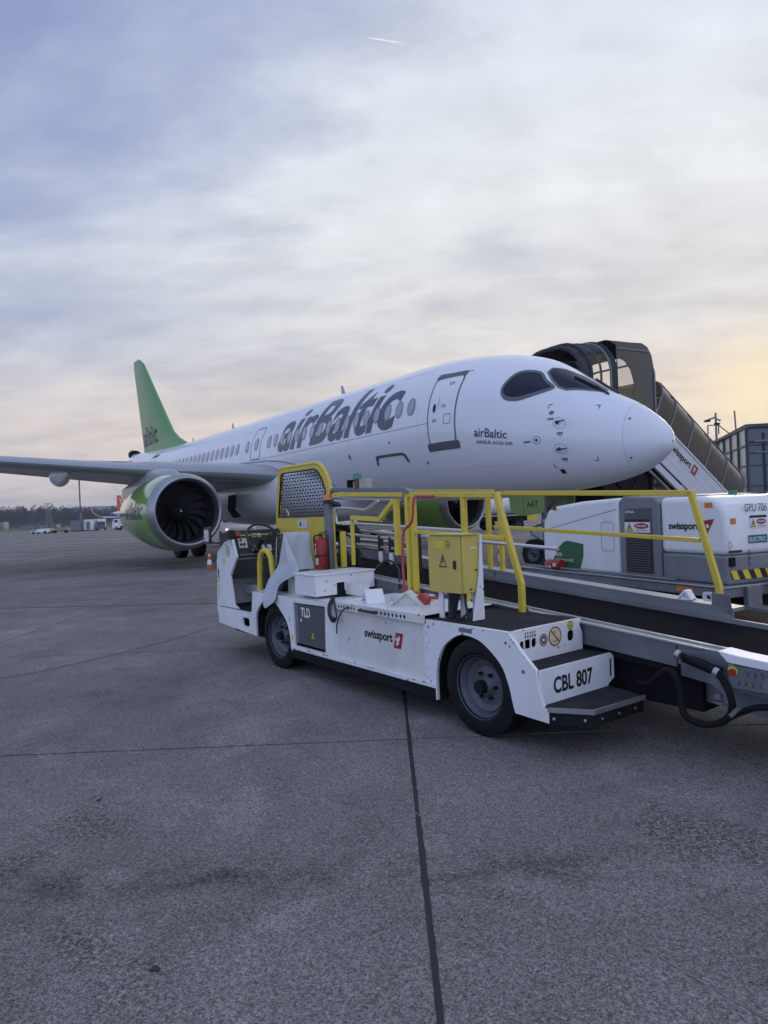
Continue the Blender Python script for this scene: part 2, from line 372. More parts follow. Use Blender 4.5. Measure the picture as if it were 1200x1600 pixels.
def plate(loops, plane, c0, c1, name, m, parent=None, bevel=0, flip=False, **kw):
    me = outline_mesh(loops, name, abs(c1-c0)); cc = (c0+c1)/2
    for v in me.vertices:
        a, b, c = v.co; p = (a, cc+c, b) if plane == 'xz' else (a, b, cc+c) if plane == 'xy' else (cc+c, a, b)
        v.co = (-p[0], p[1], p[2]) if flip else p
    bm = bmesh.new(); bm.from_mesh(me); bmesh.ops.remove_doubles(bm, verts=bm.verts, dist=1e-5); bmesh.ops.recalc_face_normals(bm, faces=bm.faces); bm.to_mesh(me); bm.free()
    me.name = name
    return link(me, name, m, parent, bevel, **kw)
def circle(cx_, cy_, r, n=24, ry=None): return [(cx_+r*math.cos(2*math.pi*i/n), cy_+(ry or r)*math.sin(2*math.pi*i/n)) for i in range(n)]
def rrect(x0, y0, x1, y1, r, n=4):
    o = []
    for cx_, cy_, a in ((x1-r, y1-r, 0), (x0+r, y1-r, 90), (x0+r, y0+r, 180), (x1-r, y0+r, 270)):
        for k in range(n+1): t = R(a+90*k/n); o.append((cx_+r*math.cos(t), cy_+r*math.sin(t)))
    return o
def text_mesh(txt, shear=0.0, bold=0.0, spacing=1.0):
    cu = bpy.data.curves.new('lettering', 'FONT'); cu.body = txt; cu.shear = shear; cu.offset = bold; cu.space_character = spacing; cu.resolution_u = 4
    ob = bpy.data.objects.new('lettering', cu); col.objects.link(ob)
    me = bpy.data.meshes.new_from_object(ob); bpy.data.objects.remove(ob); bpy.data.curves.remove(cu)
    return me
def text(txt, m, parent, o, right, up, w_, h_, name='lettering', shear=0.0, bold=0.0, fn=None, step=0.25, spacing=1.0, **kw):
    """lettering fitted to a box w_ x h_ with lower left corner o; or mapped through fn(x,y)"""
    me = text_mesh(txt, shear, bold, spacing)
    xs = [v.co.x for v in me.vertices]; ys = [v.co.y for v in me.vertices]
    x0, x1, y0, y1 = min(xs), max(xs), min(ys), max(ys)
    for v in me.vertices: v.co = ((v.co.x-x0)/(x1-x0)*w_, (v.co.y-y0)/(y1-y0)*h_, 0)
    if fn:
        cut(me, step)
        for v in me.vertices: v.co = fn(v.co.x, v.co.y)
    else:
        o = Vector(o); r_ = Vector(right).normalized(); u_ = Vector(up).normalized()
        for v in me.vertices: v.co = o+r_*v.co.x+u_*v.co.y
    me.materials.clear(); me.name = name
    return link(me, name, m, parent, **kw)
def decal(loops, m, parent, o, right, up, name='sticker', **kw):
    me = outline_mesh(loops, name); o = Vector(o); r_ = Vector(right).normalized(); u_ = Vector(up).normalized()
    for v in me.vertices: v.co = o+r_*v.co.x+u_*v.co.y
    return link(me, name, m, parent, **kw)
def wheel(parent, c, ax, Rr, wd, rimR, name='wheel', nlug=6, rimm=None):
    """tyre lathed about axis ax, outer face towards ax; rim and hub as sub-parts"""
    c = Vector(c); ax = Vector(ax).normalized(); t = MB(); h = wd/2; pr = []
    pr += [(-h*0.75, rimR*0.97), (-h*0.98, rimR*1.12), (-h, (rimR+Rr)/2), (-h*0.86, Rr*0.965)]
    for k in range(5):
        a = -h*0.72+k*h*0.36; pr += [(a-h*0.13, Rr), (a+h*0.10, Rr), (a+h*0.12, Rr*0.975), (a+h*0.21, Rr*0.975)]
    pr = pr[:-2]
    pr += [(h*0.86, Rr*0.965), (h, (rimR+Rr)/2), (h*0.98, rimR*1.12), (h*0.75, rimR*0.97)]
    t.lathe(c, ax, pr, 48, closed=True)
    tyre = t.build(name, M_black, parent)
    r_ = MB(); r_.lathe(c, ax, [(h*0.55, 0.001), (h*0.55, rimR*0.22), (h*0.50, rimR*0.24), (h*0.18, rimR*0.40), (h*0.12, rimR*0.62), (h*0.30, rimR*0.74), (h*0.34, rimR*0.80), (h*0.25, rimR*0.84), (h*0.62, rimR*0.94), (h*0.86, rimR*1.03), (h*0.80, rimR*1.05), (-h*0.7, rimR*1.0)], 40)
    r_.build('rim', rimm or M_rim, tyre)
    hb = MB(); hb.cyl(c+ax*h*0.3, c+ax*(h*0.95), rimR*0.24, rimR*0.2, 18)
    u = Vector((0, 0, 1)); a = ax.cross(u).normalized()
    for k in range(nlug):
        an = 2*math.pi*k/nlug; q = c+(a*math.cos(an)+u*math.sin(an))*rimR*0.42; hb.cyl(q+ax*h*0.15, q+ax*h*0.42, rimR*0.055, None, 6)
    hb.build('hub', M_under, tyre)
    return tyre

# ================================================================ apron (setting)
apron = empty('apron', (0, 0, 0), kind='structure')
xe = [-42.4+5.0*k for k in range(19)]; xe = [0.1+5.0*k for k in range(-9, 9)]
ye = [-5.0, -0.69, 4.31, 7.55, 10.05] + [15.05+5.0*k for k in range(9)]
MB().box((xe[0], ye[0], -0.2), (xe[-1], ye[-1], -0.007)).build('joint_filler', M_tar, apron, kind='structure')
shared = {}
for i in range(len(xe)-1):
    for j in range(len(ye)-1):
        lx, ly = xe[i+1]-xe[i], ye[j+1]-ye[j]
        gx = 0.0085; gy = 0.011
        key = round(ly, 3)
        if key not in shared:
            shared[key] = MB().box((gx, gy, -0.1), (lx-gx, ly-gy, 0.0)).mesh('slab', 0)
        o = link(shared[key], 'slab', M_conc, apron); o.location = (xe[i], ye[j], 0)
        if not (i in (8, 9) and j <= 2):
            pass
far = MB(); B = 6000.0; X0, X1, Y0, Y1 = xe[0], xe[-1], ye[0], ye[-1]
def sheet(mb, x0, y0, x1, y1, z=0.0): mb.add([(x0,y0,z),(x1,y0,z),(x1,y1,z),(x0,y1,z)], [(0,1,2,3)])
sheet(far, -B, -B, B, Y0); sheet(far, -B, Y1, B, 330); sheet(far, -B, Y0, X0, Y1); sheet(far, X1, Y0, B, Y1)
far.build('far_apron', M_conc, None, smooth=0, kind='structure')
# seal squeezed out along the joint that runs towards the camera, with a ragged edge
sj = MB(); pts = []
y = 0.9
L_, R_ = [], []
while y < 9.9:
    wv = 0.0115+0.001*math.sin(y*5)+random.uniform(-0.0010, 0.0012)
    if 2.6 < y < 2.7: wv += 0.003
    L_.append((0.1-wv, y)); R_.append((0.1+wv+random.uniform(-0.002, 0.003), y)); y += 0.06
sj.add([(a, b, 0.0015) for a, b in L_]+[(a, b, 0.0015) for a, b in R_], [(k, k+len(L_), k+1+len(L_), k+1) for k in range(len(L_)-1)])
sj.build('joint_seal', M_tar, apron, smooth=0)
# wandering crack
cp = bez([(-6.5, 4.9, 0), (-5.2, 5.6, 0), (-3.75, 6.53, 0), (-3.42, 6.86, 0), (-3.14, 7.27, 0), (-2.9, 7.73, 0), (-2.62, 8.3, 0), (-2.31, 9.19, 0), (-1.8, 10.05, 0)], 10)
ck = MB(); vs_ = []
for i, p in enumerate(cp):
    wv = 0.008+random.uniform(0, 0.004); q = p+Vector((random.uniform(-.012, .012), random.uniform(-.012, .012), 0.0015)); vs_ += [(q.x-wv*0.8, q.y+wv, q.z), (q.x+wv*0.8, q.y-wv, q.z)]
ck.add(vs_, [(2*i, 2*i+1, 2*i+3, 2*i+2) for i in range(len(cp)-1)]); ck.build('crack', M_tar, apron, smooth=0)
M_line = mat('worn_white_line', (0.42, 0.41, 0.38), 0.8, var=0.3, vs=3)
M_chalk = mat('thin_scratch_line', (0.21, 0.205, 0.20), 0.85, var=0.5, vs=2)
M_yl = mat('worn_yellow_line', (0.42, 0.34, 0.13), 0.8, var=0.3, vs=3)
def line(name, a, b, wd, m, parent=apron, z=0.004, **kw):
    a = Vector((*a, 0)); b = Vector((*b, 0)); d = (b-a).normalized(); s_ = Vector((-d.y, d.x, 0))*wd/2
    mb = MB(); mb.add([tuple((a-s_)+Vector((0,0,z))), tuple((b-s_)+Vector((0,0,z))), tuple((b+s_)+Vector((0,0,z))), tuple((a+s_)+Vector((0,0,z)))], [(0,1,2,3)])
    return mb.build(name, m, parent, smooth=0, **kw)
rs_ = random.Random(5); t_ = 0.0; Ls = MB(); a_ = Vector((-7.68, 14.98, .003)); b_ = Vector((0.998, 1.873, .003)); ds_ = (b_-a_).normalized(); ns_ = Vector((-ds_.y, ds_.x, 0))
while t_ < (b_-a_).length:
    l_ = rs_.uniform(.05, .45); w_ = rs_.uniform(.0010, .0024); p_ = a_+ds_*t_+ns_*rs_.uniform(-.004, .004); q_ = a_+ds_*(t_+l_)+ns_*rs_.uniform(-.004, .004)
    Ls.add([p_-ns_*w_, q_-ns_*w_, q_+ns_*w_, p_+ns_*w_], [(0, 1, 2, 3)]); t_ += l_+(rs_.uniform(0, .12) if rs_.random() < .5 else 0)
Ls.build('scratched_line', M_chalk, apron, smooth=0)
line('painted_line', (-60, 104), (-24, 88), 0.45, M_line); line('painted_line', (-50, 78), (-20, 60), 0.35, M_line, z=0.005)
line('painted_line', (-48, 62), (-14, 50), 0.25, M_line); line('painted_line', (-90, 130), (-40, 140), 0.5, M_line)
for k in range(5): line('painted_line', (1.2+k*0.55, 14.2+k*0.75), (3.4+k*0.6, 14.0+k*0.72), 0.09, M_yl if k % 2 else M_line, z=0.004+0.001*k)
line('painted_line', (-8, 21.5), (12, 17.5), 0.14, M_line, z=0.0095)
line('red_line', (-9.5, 12.55), (-2.2, 11.6), 0.10, mat('faded_red_line', (0.16, 0.09, 0.095), 0.85, var=0.3, vs=4), z=0.004)
M_scuff = mat('oil_stain', (0.03, 0.03, 0.032), 0.7)
for (x, y_, r_) in ((-0.80, 2.19, 0.016), (-1.55, 3.55, 0.012)):
    pts = [(x+r_*random.uniform(.5, 1.3)*math.cos(t*0.52), y_+r_*random.uniform(.4, 1.1)*math.sin(t*0.52)) for t in range(12)]
    MB().prism(pts, 'xy', 0.0005, 0.006).build('tar_lump', M_scuff, apron, smooth=0)
# grass beyond the taxiway and the far terrain
grass_m = mat('winter_grass', (0.085, 0.11, 0.035), 0.9, var=0.35, vs=0.05)
gs = MB(); sheet(gs, -B, 330, B, B, 0.0); gs.build('grass_field', grass_m, None, smooth=0, kind='structure')
st = MB()
for k in range(40):
    x = -240+k*9; sheet(st, x, 228+4*math.sin(k), x+9, 329, 0.02+0.001*(k % 2))
st.build('grass_strip', grass_m, None, smooth=0, kind='structure')

# ================================================================ airliner
A = 0.6144
plane = empty('airliner', (5.6361, 13.1454, 0), math.pi/2+A, label='large white and green airliner parked with its nose to the right', category='airliner')
ZC = 3.53
XS = [0, .04, .15, .4, .8, 1.3, 2.0, 3.0, 4.2, 5.6, 7.0, 26.0, 28.0, 30.0, 32.0, 34.0, 35.6, 36.6, 37.3]
TT = [2.578, 2.812, 2.961, 3.189, 3.481, 3.756, 4.217, 4.807, 5.137, 5.321, 5.38, 5.38, 5.40, 5.46, 5.54, 5.62, 5.70, 5.76, 5.78]
BB = [2.578, 2.435, 2.323, 2.157, 1.989, 1.88, 1.778, 1.705, 1.669, 1.661, 1.68, 1.68, 1.95, 2.5, 3.15, 3.82, 4.5, 5.0, 5.3]
WW = [0.0, 0.152, 0.267, 0.443, 0.643, 0.857, 1.114, 1.391, 1.609, 1.738, 1.75, 1.75, 1.70, 1.56, 1.34, 1.03, .68, .42, .26]
MM = [2.578, 2.585, 2.6, 2.63, 2.7, 2.78, 2.93, 3.13, 3.35, 3.5, 3.53, 3.53, 3.68, 3.95, 4.3, 4.68, 5.08, 5.36, 5.54]
SX = [math.sqrt(x) for x in XS]
def pchip(s, ys):
    h = [SX[i+1]-SX[i] for i in range(len(SX)-1)]; d = [(ys[i+1]-ys[i])/h[i] for i in range(len(h))]
    i = 0
    while i < len(SX)-2 and s > SX[i+1]: i += 1
    def m_(k):
        if k == 0: return d[0]
        if k == len(ys)-1: return d[-1]
        return 0 if d[k-1]*d[k] <= 0 else 2*d[k-1]*d[k]/(d[k-1]+d[k])
    t = (s-SX[i])/h[i]
    return (2*t**3-3*t*t+1)*ys[i]+(t**3-2*t*t+t)*h[i]*m_(i)+(-2*t**3+3*t*t)*ys[i+1]+(t**3-t*t)*h[i]*m_(i+1)
def sect(x):
    s = math.sqrt(max(0, min(x, 37.3))); return pchip(s, TT), pchip(s, BB), pchip(s, WW), pchip(s, MM)
def surf(x, ph, off=0.0, side=1):
    t, b, w_, m_ = sect(x); sn = math.sin(ph); cs = math.cos(ph)
    hz = (t-m_) if sn >= 0 else (m_-b)
    p = Vector((x, side*w_*cs, m_+hz*sn))
    if off:
        n = Vector((0, side*cs*hz, sn*w_)); n.normalize()
        if x < 6:
            t2, b2, w2, m2 = sect(x+0.02); h2 = (t2-m2) if sn >= 0 else (m2-b2)
            du = Vector((0.02, side*(w2-w_)*cs, m2-m_+(h2-hz)*sn)); dv = Vector((0, -side*w_*sn, hz*cs))
            n = du.cross(dv); n.normalize()
            if n.dot(Vector((0, side*cs, sn))) < 0: n = -n
        p += n*off
    return p
def phz(x, z):
    t, b, w_, m_ = sect(x); h_ = (t-m_) if z >= m_ else (m_-b)
    return math.asin(max(-1, min(1, (z-m_)/h_)))
def fus_mesh(xs, n=96):
    mb = MB(); mb.grid([[surf(x, 2*math.pi*k/n) for k in range(n)] for x in xs], closed=True); return mb
xs1 = [0.0005]+[0.7*(k/22)**2 for k in range(2, 23)]
nose = fus_mesh(xs1); nose.build('nose_cone', M_rad, plane, smooth=60)
xs2 = [0.7+0.1*k for k in range(63)]+[7.5+0.5*k for k in range(0, 62)]+[37.1, 37.3]
xs2 = sorted(set(round(x, 3) for x in xs2 if x <= 37.3))
fus_mesh(xs2).build('fuselage', M_fus, plane, smooth=60)
def on_side(loops, name, m, parent=plane, off=0.006, step=0.15, arc=True, **kw):
    """polygon given as (x, z) on the starboard side, wrapped on to the skin"""
    me = outline_mesh([[(p[0], phz(p[0], p[1])*1.8) for p in lp] for lp in loops], name); cut(me, step)
    for v in me.vertices: v.co = surf(v.co.x, v.co.y/1.8, off)
    return link(me, name, m, parent, **kw)
def strip(pts, r_, name='panel_seam', m=M_seam, off=0.001, parent=plane, **kw):
    P = []
    for i in range(len(pts)-1):
        (x0, z0), (x1, z1) = pts[i], pts[i+1]
        n = max(2, int(math.hypot(x1-x0, z1-z0)/0.15))
        for k in range(n): t = k/n; P.append(surf(x0+(x1-x0)*t, phz(x0+(x1-x0)*t, z0+(z1-z0)*t), off))
    P.append(surf(pts[-1][0], phz(*pts[-1]), off)); mb = MB(); mb.tube(P, r_, 5); return mb.build(name, m, parent, **kw)
def ring_band(lp, g): # offset polygon outward roughly by g from centroid
    cx_ = sum(p[0] for p in lp)/len(lp); cy_ = sum(p[1] for p in lp)/len(lp)
    o = []
    n = len(lp)
    for i in range(n):
        a = Vector(lp[i-1]); b = Vector(lp[(i+1) % n]); d = (b-a).normalized(); nn_ = Vector((d.y, -d.x)); p = Vector(lp[i])
        if nn_.dot(p-Vector((cx_, cy_))) < 0: nn_ = -nn_
        o.append(tuple(p+nn_*g))
    return o
# seams
strip([(28, 3.5), (15.2, 3.5), (5.36, 3.55)], 0.006)
strip([(5.36, 4.76), (4.3, 4.69)], 0.009)
rs = MB(); rs.tube([surf(0.7, 2*math.pi*k/48, 0.0) for k in range(48)], 0.0028, 5, closed=True); rs.build('panel_seam', M_seam, plane)
strip([(28, 4.98), (9.0, 4.98), (5.9, 4.95)], 0.002, 'lap_seam', mat('faint_seam', (0.45, 0.46, 0.5), 0.5))
strip([(10.2, 2.45), (5.0, 2.42), (2.6, 2.35)], 0.0025, 'lap_seam', mat('faint_seam', (0.45, 0.46, 0.5), 0.5))
for xr in (5.75, 8.9, 13.9, 16.4, 21.9, 26.5):
    rs = MB(); rs.tube([surf(xr, -1.4+2.9*k/40, 0.0005) for k in range(41)], 0.003, 4); rs.build('panel_seam', mat('faint_seam', (0.45, 0.46, 0.5), 0.5), plane)
# livery
def fmap(x0, ph0): return lambda a, b: surf(x0-a, ph0+b/1.8, 0.007)
text('airBaltic', M_livery, plane, None, None, None, 6.95, 1.52, shear=0.36, bold=0.020, fn=fmap(13.42, 0.035), step=0.2, spacing=1.0)
text('airBaltic', M_livery, plane, None, None, None, 0.86, 0.235, shear=0.12, bold=0.012, fn=lambda a, b: surf(3.90-a, phz(3.5, 3.005)+b/1.8, 0.006), step=0.12)
text('AIRBUS A220-300', M_livery, plane, None, None, None, 0.95, 0.085, shear=0.1, bold=0.01, fn=lambda a, b: surf(3.88-a, phz(3.5, 2.86)+b/1.75, 0.006), step=0.12)
# cabin windows
oval = circle(0, 0, 0.125, 24, 0.205); ov2 = circle(0, 0, 0.146, 24, 0.228)
def win_mesh(lps, off, xw):
    me = outline_mesh(lps, 'window'); p0 = phz(xw, 4.06)
    cut(me, 0.12, (1,))
    for v in me.vertices: q = surf(10.0, p0+v.co.y/1.8, off); v.co = (v.co.x, q.y, q.z)
    return me
wf = win_mesh([ov2, circle(0, 0, 0.118, 24, 0.198)], 0.013, 10); wp_ = win_mesh([oval], 0.010, 10)
wxs = [6.02+0.509*k for k in range(17)]+[16.02, 16.95]+[17.48+0.525*k for k in range(17)]
for x in wxs:
    f = link(wf, 'cabin_window', M_wring, plane); f.location = (x, 0, 0.0 if x < 16.5 else 0.01)
    p = link(wp_, 'pane', M_cab, f); 
# overwing exit
ex = rrect(14.84, 3.52, 15.66, 4.68, 0.12)
on_side([ex, rrect(14.87, 3.55, 15.63, 4.65, 0.10)], 'emergency_exit', M_seam)
f = link(wf, 'exit_window', M_frame, plane); f.location = (15.22, 0, 0.02); link(wp_, 'pane', M_cab, f)
# service door
door = on_side([rrect(4.47, 3.0, 5.31, 4.62, 0.14, 6)], 'service_door', M_fus, off=0.010)
on_side([rrect(4.435, 2.96, 5.345, 4.66, 0.17, 6), rrect(4.47, 3.0, 5.31, 4.62, 0.14, 6)], 'door_frame', M_frame, door, off=0.012)
on_side([rrect(4.36, 2.86, 5.42, 3.05, 0.05), ], 'sill_plate', M_frame, door, off=0.016)
on_side([rrect(4.44, 4.60, 5.36, 4.72, 0.05)], 'top_plate', M_frame, door, off=0.016)
on_side([circle(5.12, 3.88, 0.05, 16, 0.11)], 'door_window', M_glassd, door, off=0.017)
on_side([rrect(4.58, 3.46, 4.80, 3.70, 0.04), rrect(4.595, 3.475, 4.785, 3.685, 0.03)], 'access_panel', M_seam, door, off=0.014)
on_side([rrect(4.98, 3.83, 5.02, 4.12, 0.01), rrect(4.985, 3.835, 5.015, 4.115, 0.005)], 'handle', M_seam, door, off=0.017)
text('OPEN', M_seam, door, None, None, None, 0.14, 0.08, fn=lambda a, b: surf(4.90-a, phz(4.8, 3.86)+b/1.8, 0.017)); 
for (x, z) in ((4.75, 4.44), (5.1, 3.58)): on_side([rrect(x-0.07, z-0.03, x+0.07, z+0.03, 0.01), rrect(x-0.05, z-0.015, x+0.05, z+0.015, 0.01)], 'marking', M_seam, door, off=0.016)
# cargo door surround
on_side([[(7.70, 2.94), (7.6, 2.97), (6.5, 2.96), (6.36, 2.90), (6.30, 2.70), (6.38, 2.70), (6.46, 2.86), (6.56, 2.89), (7.54, 2.90), (7.62, 2.86), (7.66, 2.72), (7.74, 2.72)]], 'cargo_door_frame', M_frame, off=0.014)
strip([(7.66, 2.72), (7.6, 2.2), (7.55, 1.9)], 0.0025); strip([(6.36, 2.70), (6.38, 2.2), (6.4, 1.9)], 0.0015); on_side([circle(8.95, 3.06, 0.045, 12, 0.07)], 'drain', M_seam, off=0.02)
on_side([circle(6.95, 3.25, 0.03, 12)], 'static_port', M_ink, off=0.01); on_side([circle(5.62, 2.62, 0.03, 12)], 'static_port', M_ink, off=0.01)
# rear service door
on_side([rrect(28.2, 3.62, 29.05, 4.95, 0.12), rrect(28.24, 3.66, 29.01, 4.91, 0.1)], 'rear_door', M_seam, off=0.008)
on_side([rrect(28.15, 4.80, 29.1, 4.94, 0.04)], 'door_top_plate', M_frame, off=0.012); strip([(29.6, 5.05), (27.6, 5.02)], 0.012)
# cockpit glazing (polygons in x, angle)
def pane(poly, name, m, off, parent=plane, side=1, step=0.1, holes=()):
    me = outline_mesh([poly]+list(holes), name); cut(me, step)
    for v in me.vertices: v.co = surf(v.co.x, v.co.y, off, side)
    return link(me, name, m, parent)
def smooth_poly(P, n=5):
    o = []; L = len(P)
    for i in range(L):
        p0, p1, p2, p3 = [Vector(P[(i+k-1) % L]) for k in range(4)]
        for k in range(n):
            t = k/n; q = 0.5*((2*p1)+(p2-p0)*t+(2*p0-5*p1+4*p2-p3)*t*t+(3*p1-p0-3*p2+p3)*t**3); o.append((q.x, q.y))
    return o
SIDE_G = SIDE_POLY = [(3.08, phz(3.08, 4.41)), (3.25, phz(3.25, 4.19)), (3.27, phz(3.27, 3.99)), (3.12, phz(3.12, 3.81)), (2.80, phz(2.80, 3.75)), (2.42, phz(2.42, 3.83)), (2.16, phz(2.16, 3.93)), (2.38, phz(2.38, 4.13)), (2.57, phz(2.57, 4.33)), (2.80, phz(2.80, 4.42))]
WIND = [(2.47, phz(2.47, 4.33)), (2.28, phz(2.28, 4.12)), (2.09, phz(2.09, 3.94)), (1.93, phz(1.93, 3.86)), (1.55, phz(1.55, 3.80)), (1.32, phz(1.32, 3.735)), (1.36, 1.45), (1.60, 1.49), (2.0, 1.47), (2.30, 1.36), (2.48, 1.20)]
for sd_ in (1, -1):
    a = smooth_poly(SIDE_POLY); b = WIND
    gi_ = ring_band(a, -0.045); fr = pane(ring_band(a, 0.012), 'side_window_frame', M_frame, 0.010, side=sd_, holes=[gi_]); pane(ring_band(a, -0.03), 'side_window', M_glassd, 0.007, fr, side=sd_)
    gi_ = ring_band(b, -0.02); fr = pane(ring_band(b, 0.028), 'windshield_frame', M_frame, 0.010, side=sd_, holes=[gi_]); pane(ring_band(b, -0.008), 'windshield', M_glassd, 0.007, fr, side=sd_)
for sgn in (1, -1):
    wi = MB(); pts = [surf(1.22, 1.25 if sgn > 0 else 1.5, 0.02, sgn), surf(1.5, 1.30 if sgn > 0 else 1.5, 0.035, sgn), surf(2.0, 1.25, 0.035, sgn)]
    wi.tube(pts, 0.022, 6); wi.build('wiper', M_blackp, plane)
# probes and small markings on the nose
for (x, z, r_) in ((1.87, 3.13, 0.13), (1.87, 2.60, 0.13)):
    P = [surf(x+r_*math.cos(t*2*math.pi/28), phz(x, z)+r_*math.sin(t*2*math.pi/28)/1.35, 0.004) for t in range(28)]
    for k in range(0, 28, 2):
        MB().tube([P[k], P[(k+1) % 28]], 0.005, 4).build('probe_marking', M_ink, plane)
    p0 = surf(x+0.04, phz(x, z), 0.0); nrm_ = (surf(x, phz(x, z), 0.1)-surf(x, phz(x, z), 0)).normalized()
    pb = MB(); q = p0+nrm_*0.09; pb.tube([p0, p0+nrm_*0.08, q+Vector((-0.05, 0, 0)), q+Vector((-0.26, 0.02, 0))], [0.035, 0.028, 0.02, 0.009], 8); pb.build('pitot_probe', M_ink, plane)
    on_side([rrect(x-0.08, z-0.23, x+0.05, z-0.19, 0.01)], 'marking', M_seam); on_side([rrect(x-0.06, z-0.26, x+0.02, z-0.245, 0.005)], 'marking', M_seam)
on_side([circle(2.36, 2.83, 0.085, 20), circle(2.36, 2.83, 0.075, 20)], 'probe_marking', M_seam)
on_side([circle(2.36, 2.83, 0.03, 10)], 'static_port', M_ink, off=0.02); on_side([rrect(2.5, 2.79, 2.66, 2.83, 0.01)], 'marking', M_seam)
on_side([circle(2.05, 3.37, 0.05, 14, 0.04)], 'angle_vane', M_seam, off=0.012); on_side([rrect(1.99, 3.22, 2.12, 3.26, 0.01)], 'marking', M_seam)
on_side([rrect(1.96, 2.10, 2.06, 2.19, 0.02)], 'marking', M_ink)
for (x, z, sx, sz) in ((2.13, 3.55, -1, -1), (1.20, 3.43, 1, -1), (1.20, 2.31, 1, 1), (2.14, 2.24, -1, 1)):
    on_side([rrect(min(x, x+sx*0.07), z-0.007, max(x, x+sx*0.07), z+0.007, 0.003)], 'marking', M_ink); on_side([rrect(x-0.007, min(z, z+sz*0.08), x+0.007, max(z, z+sz*0.08), 0.003)], 'marking', M_ink)
on_side([circle(0.62, 3.08, 0.02, 10)], 'marking', M_ink); on_side([circle(0.62, 2.31, 0.02, 10)], 'marking', M_ink)
# aerials
for (x, h_) in ((11.8, 0.36), (21.15, 0.32), (26.3, 0.24)):
    MB().prism([(x-0.13, 5.34), (x+0.15, 5.34), (x+0.17, 5.38+h_), (x+0.08, 5.38+h_)], 'xz', -0.012, 0.012).build('blade_antenna', M_fgrey, plane)
# belly fairing
bf = MB(); rows = []
stn = [(10.38, .02, 2.25, .02), (10.7, 1.35, 2.0, .58), (11.2, 1.66, 2.05, .75), (12.0, 1.83, 2.15, .95), (13.2, 1.95, 2.22, 1.07), (14.2, 2.0, 2.25, 1.13), (15.2, 2.02, 2.26, 1.15), (17, 2.02, 2.28, 1.18), (19.0, 1.95, 2.26, 1.1), (20.5, 1.75, 2.2, .85), (22.0, 1.3, 2.15, .5), (22.8, .03, 2.1, .03)]
for x, w_, z, h_ in stn:
    rows.append([(x, w_*math.copysign(abs(math.cos(t))**0.72, math.cos(t)), z+h_*math.copysign(abs(math.sin(t))**0.72, math.sin(t))) for t in [2*math.pi*k/64 for k in range(64)]])
bf.grid(rows, True); bf.build('belly_fairing', M_fus, plane, smooth=60)
fp = [(18.06, 3.33), (16.6, 3.47), (15.2, 3.43), (14.2, 3.40), (13.2, 3.30), (12.04, 3.09), (10.7, 2.56), (10.42, 2.28)]
strip(fp, 0.014, 'fairing_seam', M_seam, off=0.03)
# wing
def wing(side):
    rows = []; nst = 16
    for i in range(nst+1):
        y_ = 1.2+(17.0-1.2)*i/nst; le = 13.4+0.5*(y_-1.9)
        te = 19.7+0.05*(y_-1.9) if y_ < 6.0 else 19.9+(y_-6.0)*0.27
        ch = te-le; z = 2.72+0.108*(y_-1.9)+ (0.10 if y_ < 3 else 0.10*max(0, 1-(y_-3)/3)); tk = 0.14 if y_ < 6 else 0.115; tw = R(3.0)*(1-i/nst)
        P = []
        for k in range(33):
            a = math.pi*k/32*2; c_ = 0.5*(1+math.cos(a)); yt = 5*tk*(0.2969*math.sqrt(c_)-0.126*c_-0.3516*c_**2+0.2843*c_**3-0.1015*c_**4)
            zt = yt if a <= math.pi else -yt*0.85; cam_ = 0.03*math.sin(math.pi*c_)
            px = c_*ch; pz = (zt+cam_)*ch
            P.append((le+px*math.cos(tw)+pz*math.sin(tw), side*y_, z+pz*math.cos(tw)-(px)*math.sin(tw)+0.02))
        rows.append(P[:-1])
    mb = MB(); mb.grid(rows, True); mb.add(rows[-1], [tuple(range(32))])
    return mb.build('wing', mat('wing_grey_paint', (0.33, 0.345, 0.365), 0.4, coat=0.2, var=0.04, vs=1), plane, smooth=40)
for sd_ in (1, -1):
    wg = wing(sd_)
    for yy, L0, ln in ((7.75, 17.0, 2.6), (11.8, 18.8, 2.0)):
        z0 = 2.72+0.108*(yy-1.9)
        t_ = MB(); rows = []
        for k in range(13):
            a = k/12; r_ = math.sin(math.pi*min(1, a*1.15+0.02))**0.6 if a < 0.85 else 0.35*(1-(a-.85)/.15)+0.05
            x = L0+ln*a; rows.append([(x, sd_*(yy+0.31*r_*math.cos(t)), z0-0.20+0.40*r_*math.sin(t)+0.04*a) for t in [2*math.pi*j/16 for j in range(16)]])
        t_.grid(rows, True); t_.add(rows[0], [tuple(range(16))]); t_.add(rows[-1], [tuple(range(16))]); t_.build('flap_fairing', M_fus, wg, smooth=60)
    # slat seam and pylon-side step
    sl_ = MB(); sl_.tube([(13.4+0.5*(yy-1.9)+0.33, sd_*yy, 2.72+0.108*(yy-1.9)-0.135) for yy in (2.4, 5.0, 6.2, 9, 12, 16)], 0.012, 5); sl_.build('slat_seam', M_seam, wg)
